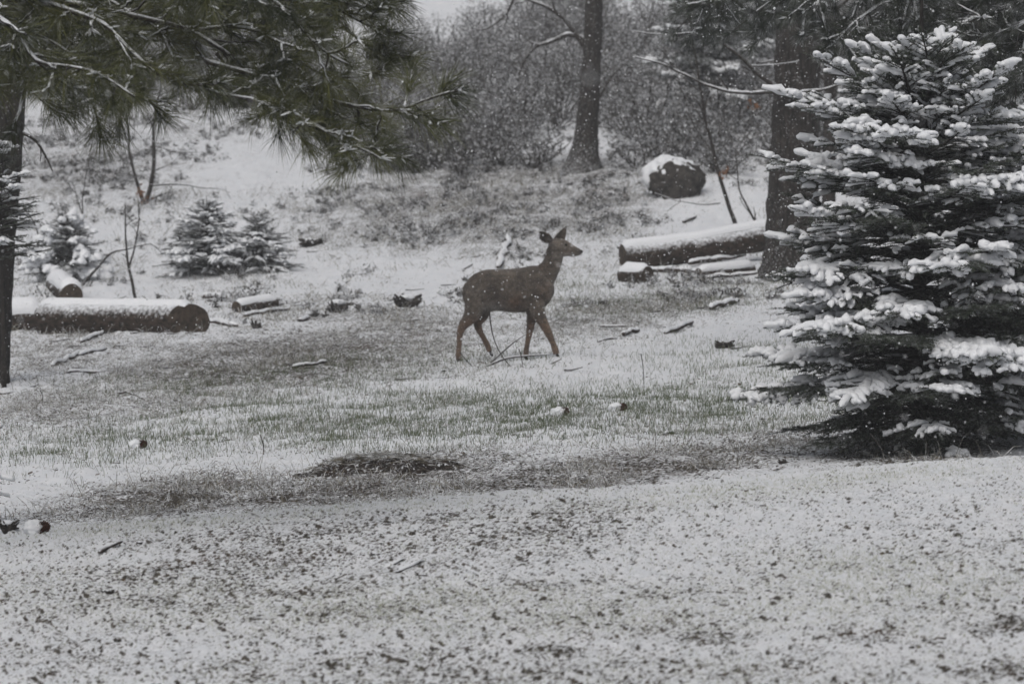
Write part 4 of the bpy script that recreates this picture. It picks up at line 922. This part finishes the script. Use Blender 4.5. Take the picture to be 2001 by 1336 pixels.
    md = o.modifiers.new('r', 'REMESH'); md.mode = 'VOXEL'; md.voxel_size = .0045
    ms = o.modifiers.new('s', 'CORRECTIVE_SMOOTH') if False else o.modifiers.new('s', 'SMOOTH'); ms.factor = .5; ms.iterations = 5
    dg = bpy.context.evaluated_depsgraph_get(); dg.update(); me = D.meshes.new_from_object(o.evaluated_get(dg)); o.modifiers.clear(); old = o.data; o.data = me; D.meshes.remove(old)
    me.materials.clear(); me.materials.append(M_FUR)
    n = len(me.vertices); co = np.zeros(n * 3, np.float32); me.vertices.foreach_get('co', co); co = co.reshape(-1, 3) + g
    me.polygons.foreach_set('use_smooth', np.full(len(me.polygons), True))
    # back to the tracing coordinates to place the coat pattern
    px, py = proj(co[:, 0], co[:, 1] * 0 + Y0, co[:, 2] - dz); zx = (px - 850) * 4.176; zy = (py - 420) * 4.176
    nz = vn3(co * 14, 31) * 18
    grey = np.array([.092, .075, .060]); rust = np.array([.112, .070, .046]); pale = np.array([.21, .195, .175]); dark = np.array([.040, .034, .030])
    C = np.repeat(grey[None], n, 0)
    def mix(wt, c): nonlocal C; wt = np.clip(wt, 0, 1)[:, None]; C = C * (1 - wt) + c * wt
    def spot(x, y, rx, ry): return np.exp(-(((zx - x) / rx) ** 2 + ((zy - y) / ry) ** 2))
    mix(sstep(800, 900, zy + nz) * .85, rust)
    mix(spot(660, 710, 70, 55) * .9, rust); mix(spot(480, 762, 85, 45) * 1.0, pale); mix(spot(1085, 330, 60, 22) * .5, pale); mix(spot(985, 330, 45, 60) * .25, pale); mix(spot(330, 620, 90, 60) * .25, pale); mix(spot(760, 560, 120, 60) * .30, dark); mix(spot(520, 600, 120, 70) * .30, dark); mix(spot(900, 620, 60, 80) * .35, rust); mix(spot(860, 420, 60, 25) * .4, rust)
    mix(sstep(.0, -.02, 0 * zx) * 0, pale)
    mix(sstep(470, 438, zy - .02 * zx) * .35 * (zx < 900), dark)
    mix(spot(1190, 310, 22, 30), dark); mix(spot(1120, 335, 45, 16) * .6, pale); mix(spot(1040, 250, 30, 20) * .25, pale); mix(spot(1150, 280, 30, 12) * .4, dark)
    mix(spot(880, 185, 28, 34) * .45, dark); mix(spot(1068, 105, 14, 20) * .8, dark); mix(spot(870, 135, 16, 12) * .6, dark)
    mix(spot(1010, 400, 40, 60) * .25, pale); mix(sstep(1130, 1180, zy) * .5, dark); mix(spot(232, 660, 14, 70) * .1, pale)
    C = C * 1.42 * np.clip(1 + .38 * vn3(co * 13, 37) + .38 * vn3(co * 27 * np.array([1, 1, 1.6]), 38), .35, 1.9)[:, None]; ca = me.color_attributes.new('coat', 'FLOAT_COLOR', 'POINT'); ca.data.foreach_set('color', np.concatenate([C, np.ones((n, 1))], 1).astype(np.float32).ravel())
    # short winter coat hair over the body
    me.calc_loop_triangles() if hasattr(me, 'calc_loop_triangles') else None
    nr_ = np.zeros(n * 3, np.float32); me.vertices.foreach_get('normal', nr_); nr_ = nr_.reshape(-1, 3)
    pick = rng.integers(0, n, 70000); zx_, zy_ = zx[pick], zy[pick]; ln = np.where(zy_ > 880, .006, np.where(zx_ > 1000, .007, .017)) * R(.6, 1.2, len(pick))
    back = np.array([-.8, 0, -.6]); hd = unit(nr_[pick] * .38 + unit(back) + rng.normal(size=(len(pick), 3)) * .18)
    hb = MB(); hb.needles(co[pick] + nr_[pick] * -.001, hd, ln, np.full(len(pick), .0032), 0); ho = hb.build('hair', M_FUR, root)
    ho['kind'] = 'stuff'; hc = np.repeat(C[pick] * R(.75, 1.5, (len(pick), 1)), 3, 0); ha = ho.data.color_attributes.new('coat', 'FLOAT_COLOR', 'POINT')
    ha.data.foreach_set('color', np.concatenate([hc, np.ones((len(hc), 1))], 1).astype(np.float32).ravel())
    # eye, nose
    for nm, x, y, dd, r_, m_ in (('eye', 1068, 246, -.041, 10, M_EYE), ('eye', 1068, 246, .041, 10, M_EYE), ('nose', 1192, 300, 0, 14, M_NOSE)):
        b = MB(); c = P3(x, y, dd); b.grid(blob(c, (r_ * k * 1.15, r_ * k * (.7 if nm == 'eye' else 1), r_ * k), 1, .03, 1, 14), True); b.build(nm, m_, root)
    for x, y, dd in ((189, 1196, nr), (452, 1138, fr), (740, 1180, fr), (998, 1156, nr)):
        b = MB(); c = P3(x, y, dd)
        for sgn in (-1, 1):
            Q = np.array([c + [-.004, sgn * .009, .028], c + [.004, sgn * .010, .012], c + [.014, sgn * .010, -.010], c + [.026, sgn * .008, -.026]]); b.tubes(Q, np.array([.014, .016, .017, .006]), 10)
        b.build('hoof', M_HOOF, root)
    return root
deer()

# ------------------------------------------------------------------ falling snow
rng = np.random.default_rng(404)
n = 95000; Y = (R(5 ** 3, 62 ** 3, n)) ** (1 / 3); X = R(-.19, .19, n) * Y; Z = R(-.28, .16, n) * Y; ok = Z > h0(X, Y) + .1; X, Y, Z = X[ok], Y[ok], Z[ok]; n = len(X)
c = np.stack([X, Y, Z], 1); s_ = R(.0028, .0068, n) * np.where(rng.random(n) < .05, 1.5, 1) * np.where(Y < 18, .7, 1)
oc = np.array([[1, 0, 0], [-1, 0, 0], [0, 1, 0], [0, -1, 0], [0, 0, 1], [0, 0, -1]]); fc = np.array([[0, 2, 4], [2, 1, 4], [1, 3, 4], [3, 0, 4], [2, 0, 5], [1, 2, 5], [3, 1, 5], [0, 3, 5]])
v = c[:, None] + oc[None] * s_[:, None, None] * R(.6, 1.2, (n, 6))[..., None]
b = MB(); b.add(v, (fc[None] + (np.arange(n) * 6)[:, None, None]).reshape(-1, 3)); tag(b.build('falling_snow', M_SNOW), 'small white snowflakes drifting down through the air', 'snowflakes', kind='stuff')

# ------------------------------------------------------------------ haze
HB = np.array([[x, y, z] for x in (-660, 660) for y in (-45, 292) for z in (-10, 48)], float)
b = MB(); b.add(HB, np.array([[0, 1, 3, 2], [4, 6, 7, 5], [0, 4, 5, 1], [2, 3, 7, 6], [0, 2, 6, 4], [1, 5, 7, 3]]))
mh = D.materials.new('haze'); mh.use_nodes = True; t = mh.node_tree; t.nodes.clear(); out = t.nodes.new('ShaderNodeOutputMaterial'); pv = t.nodes.new('ShaderNodeVolumePrincipled')
pv.inputs['Color'].default_value = (.93, .94, .96, 1); pv.inputs['Density'].default_value = .0011; t.links.new(pv.outputs[0], out.inputs['Volume'])
tag(b.build('haze', mh, smooth=False), 'thin pale snow haze greying the distant slope', 'haze', kind='stuff')
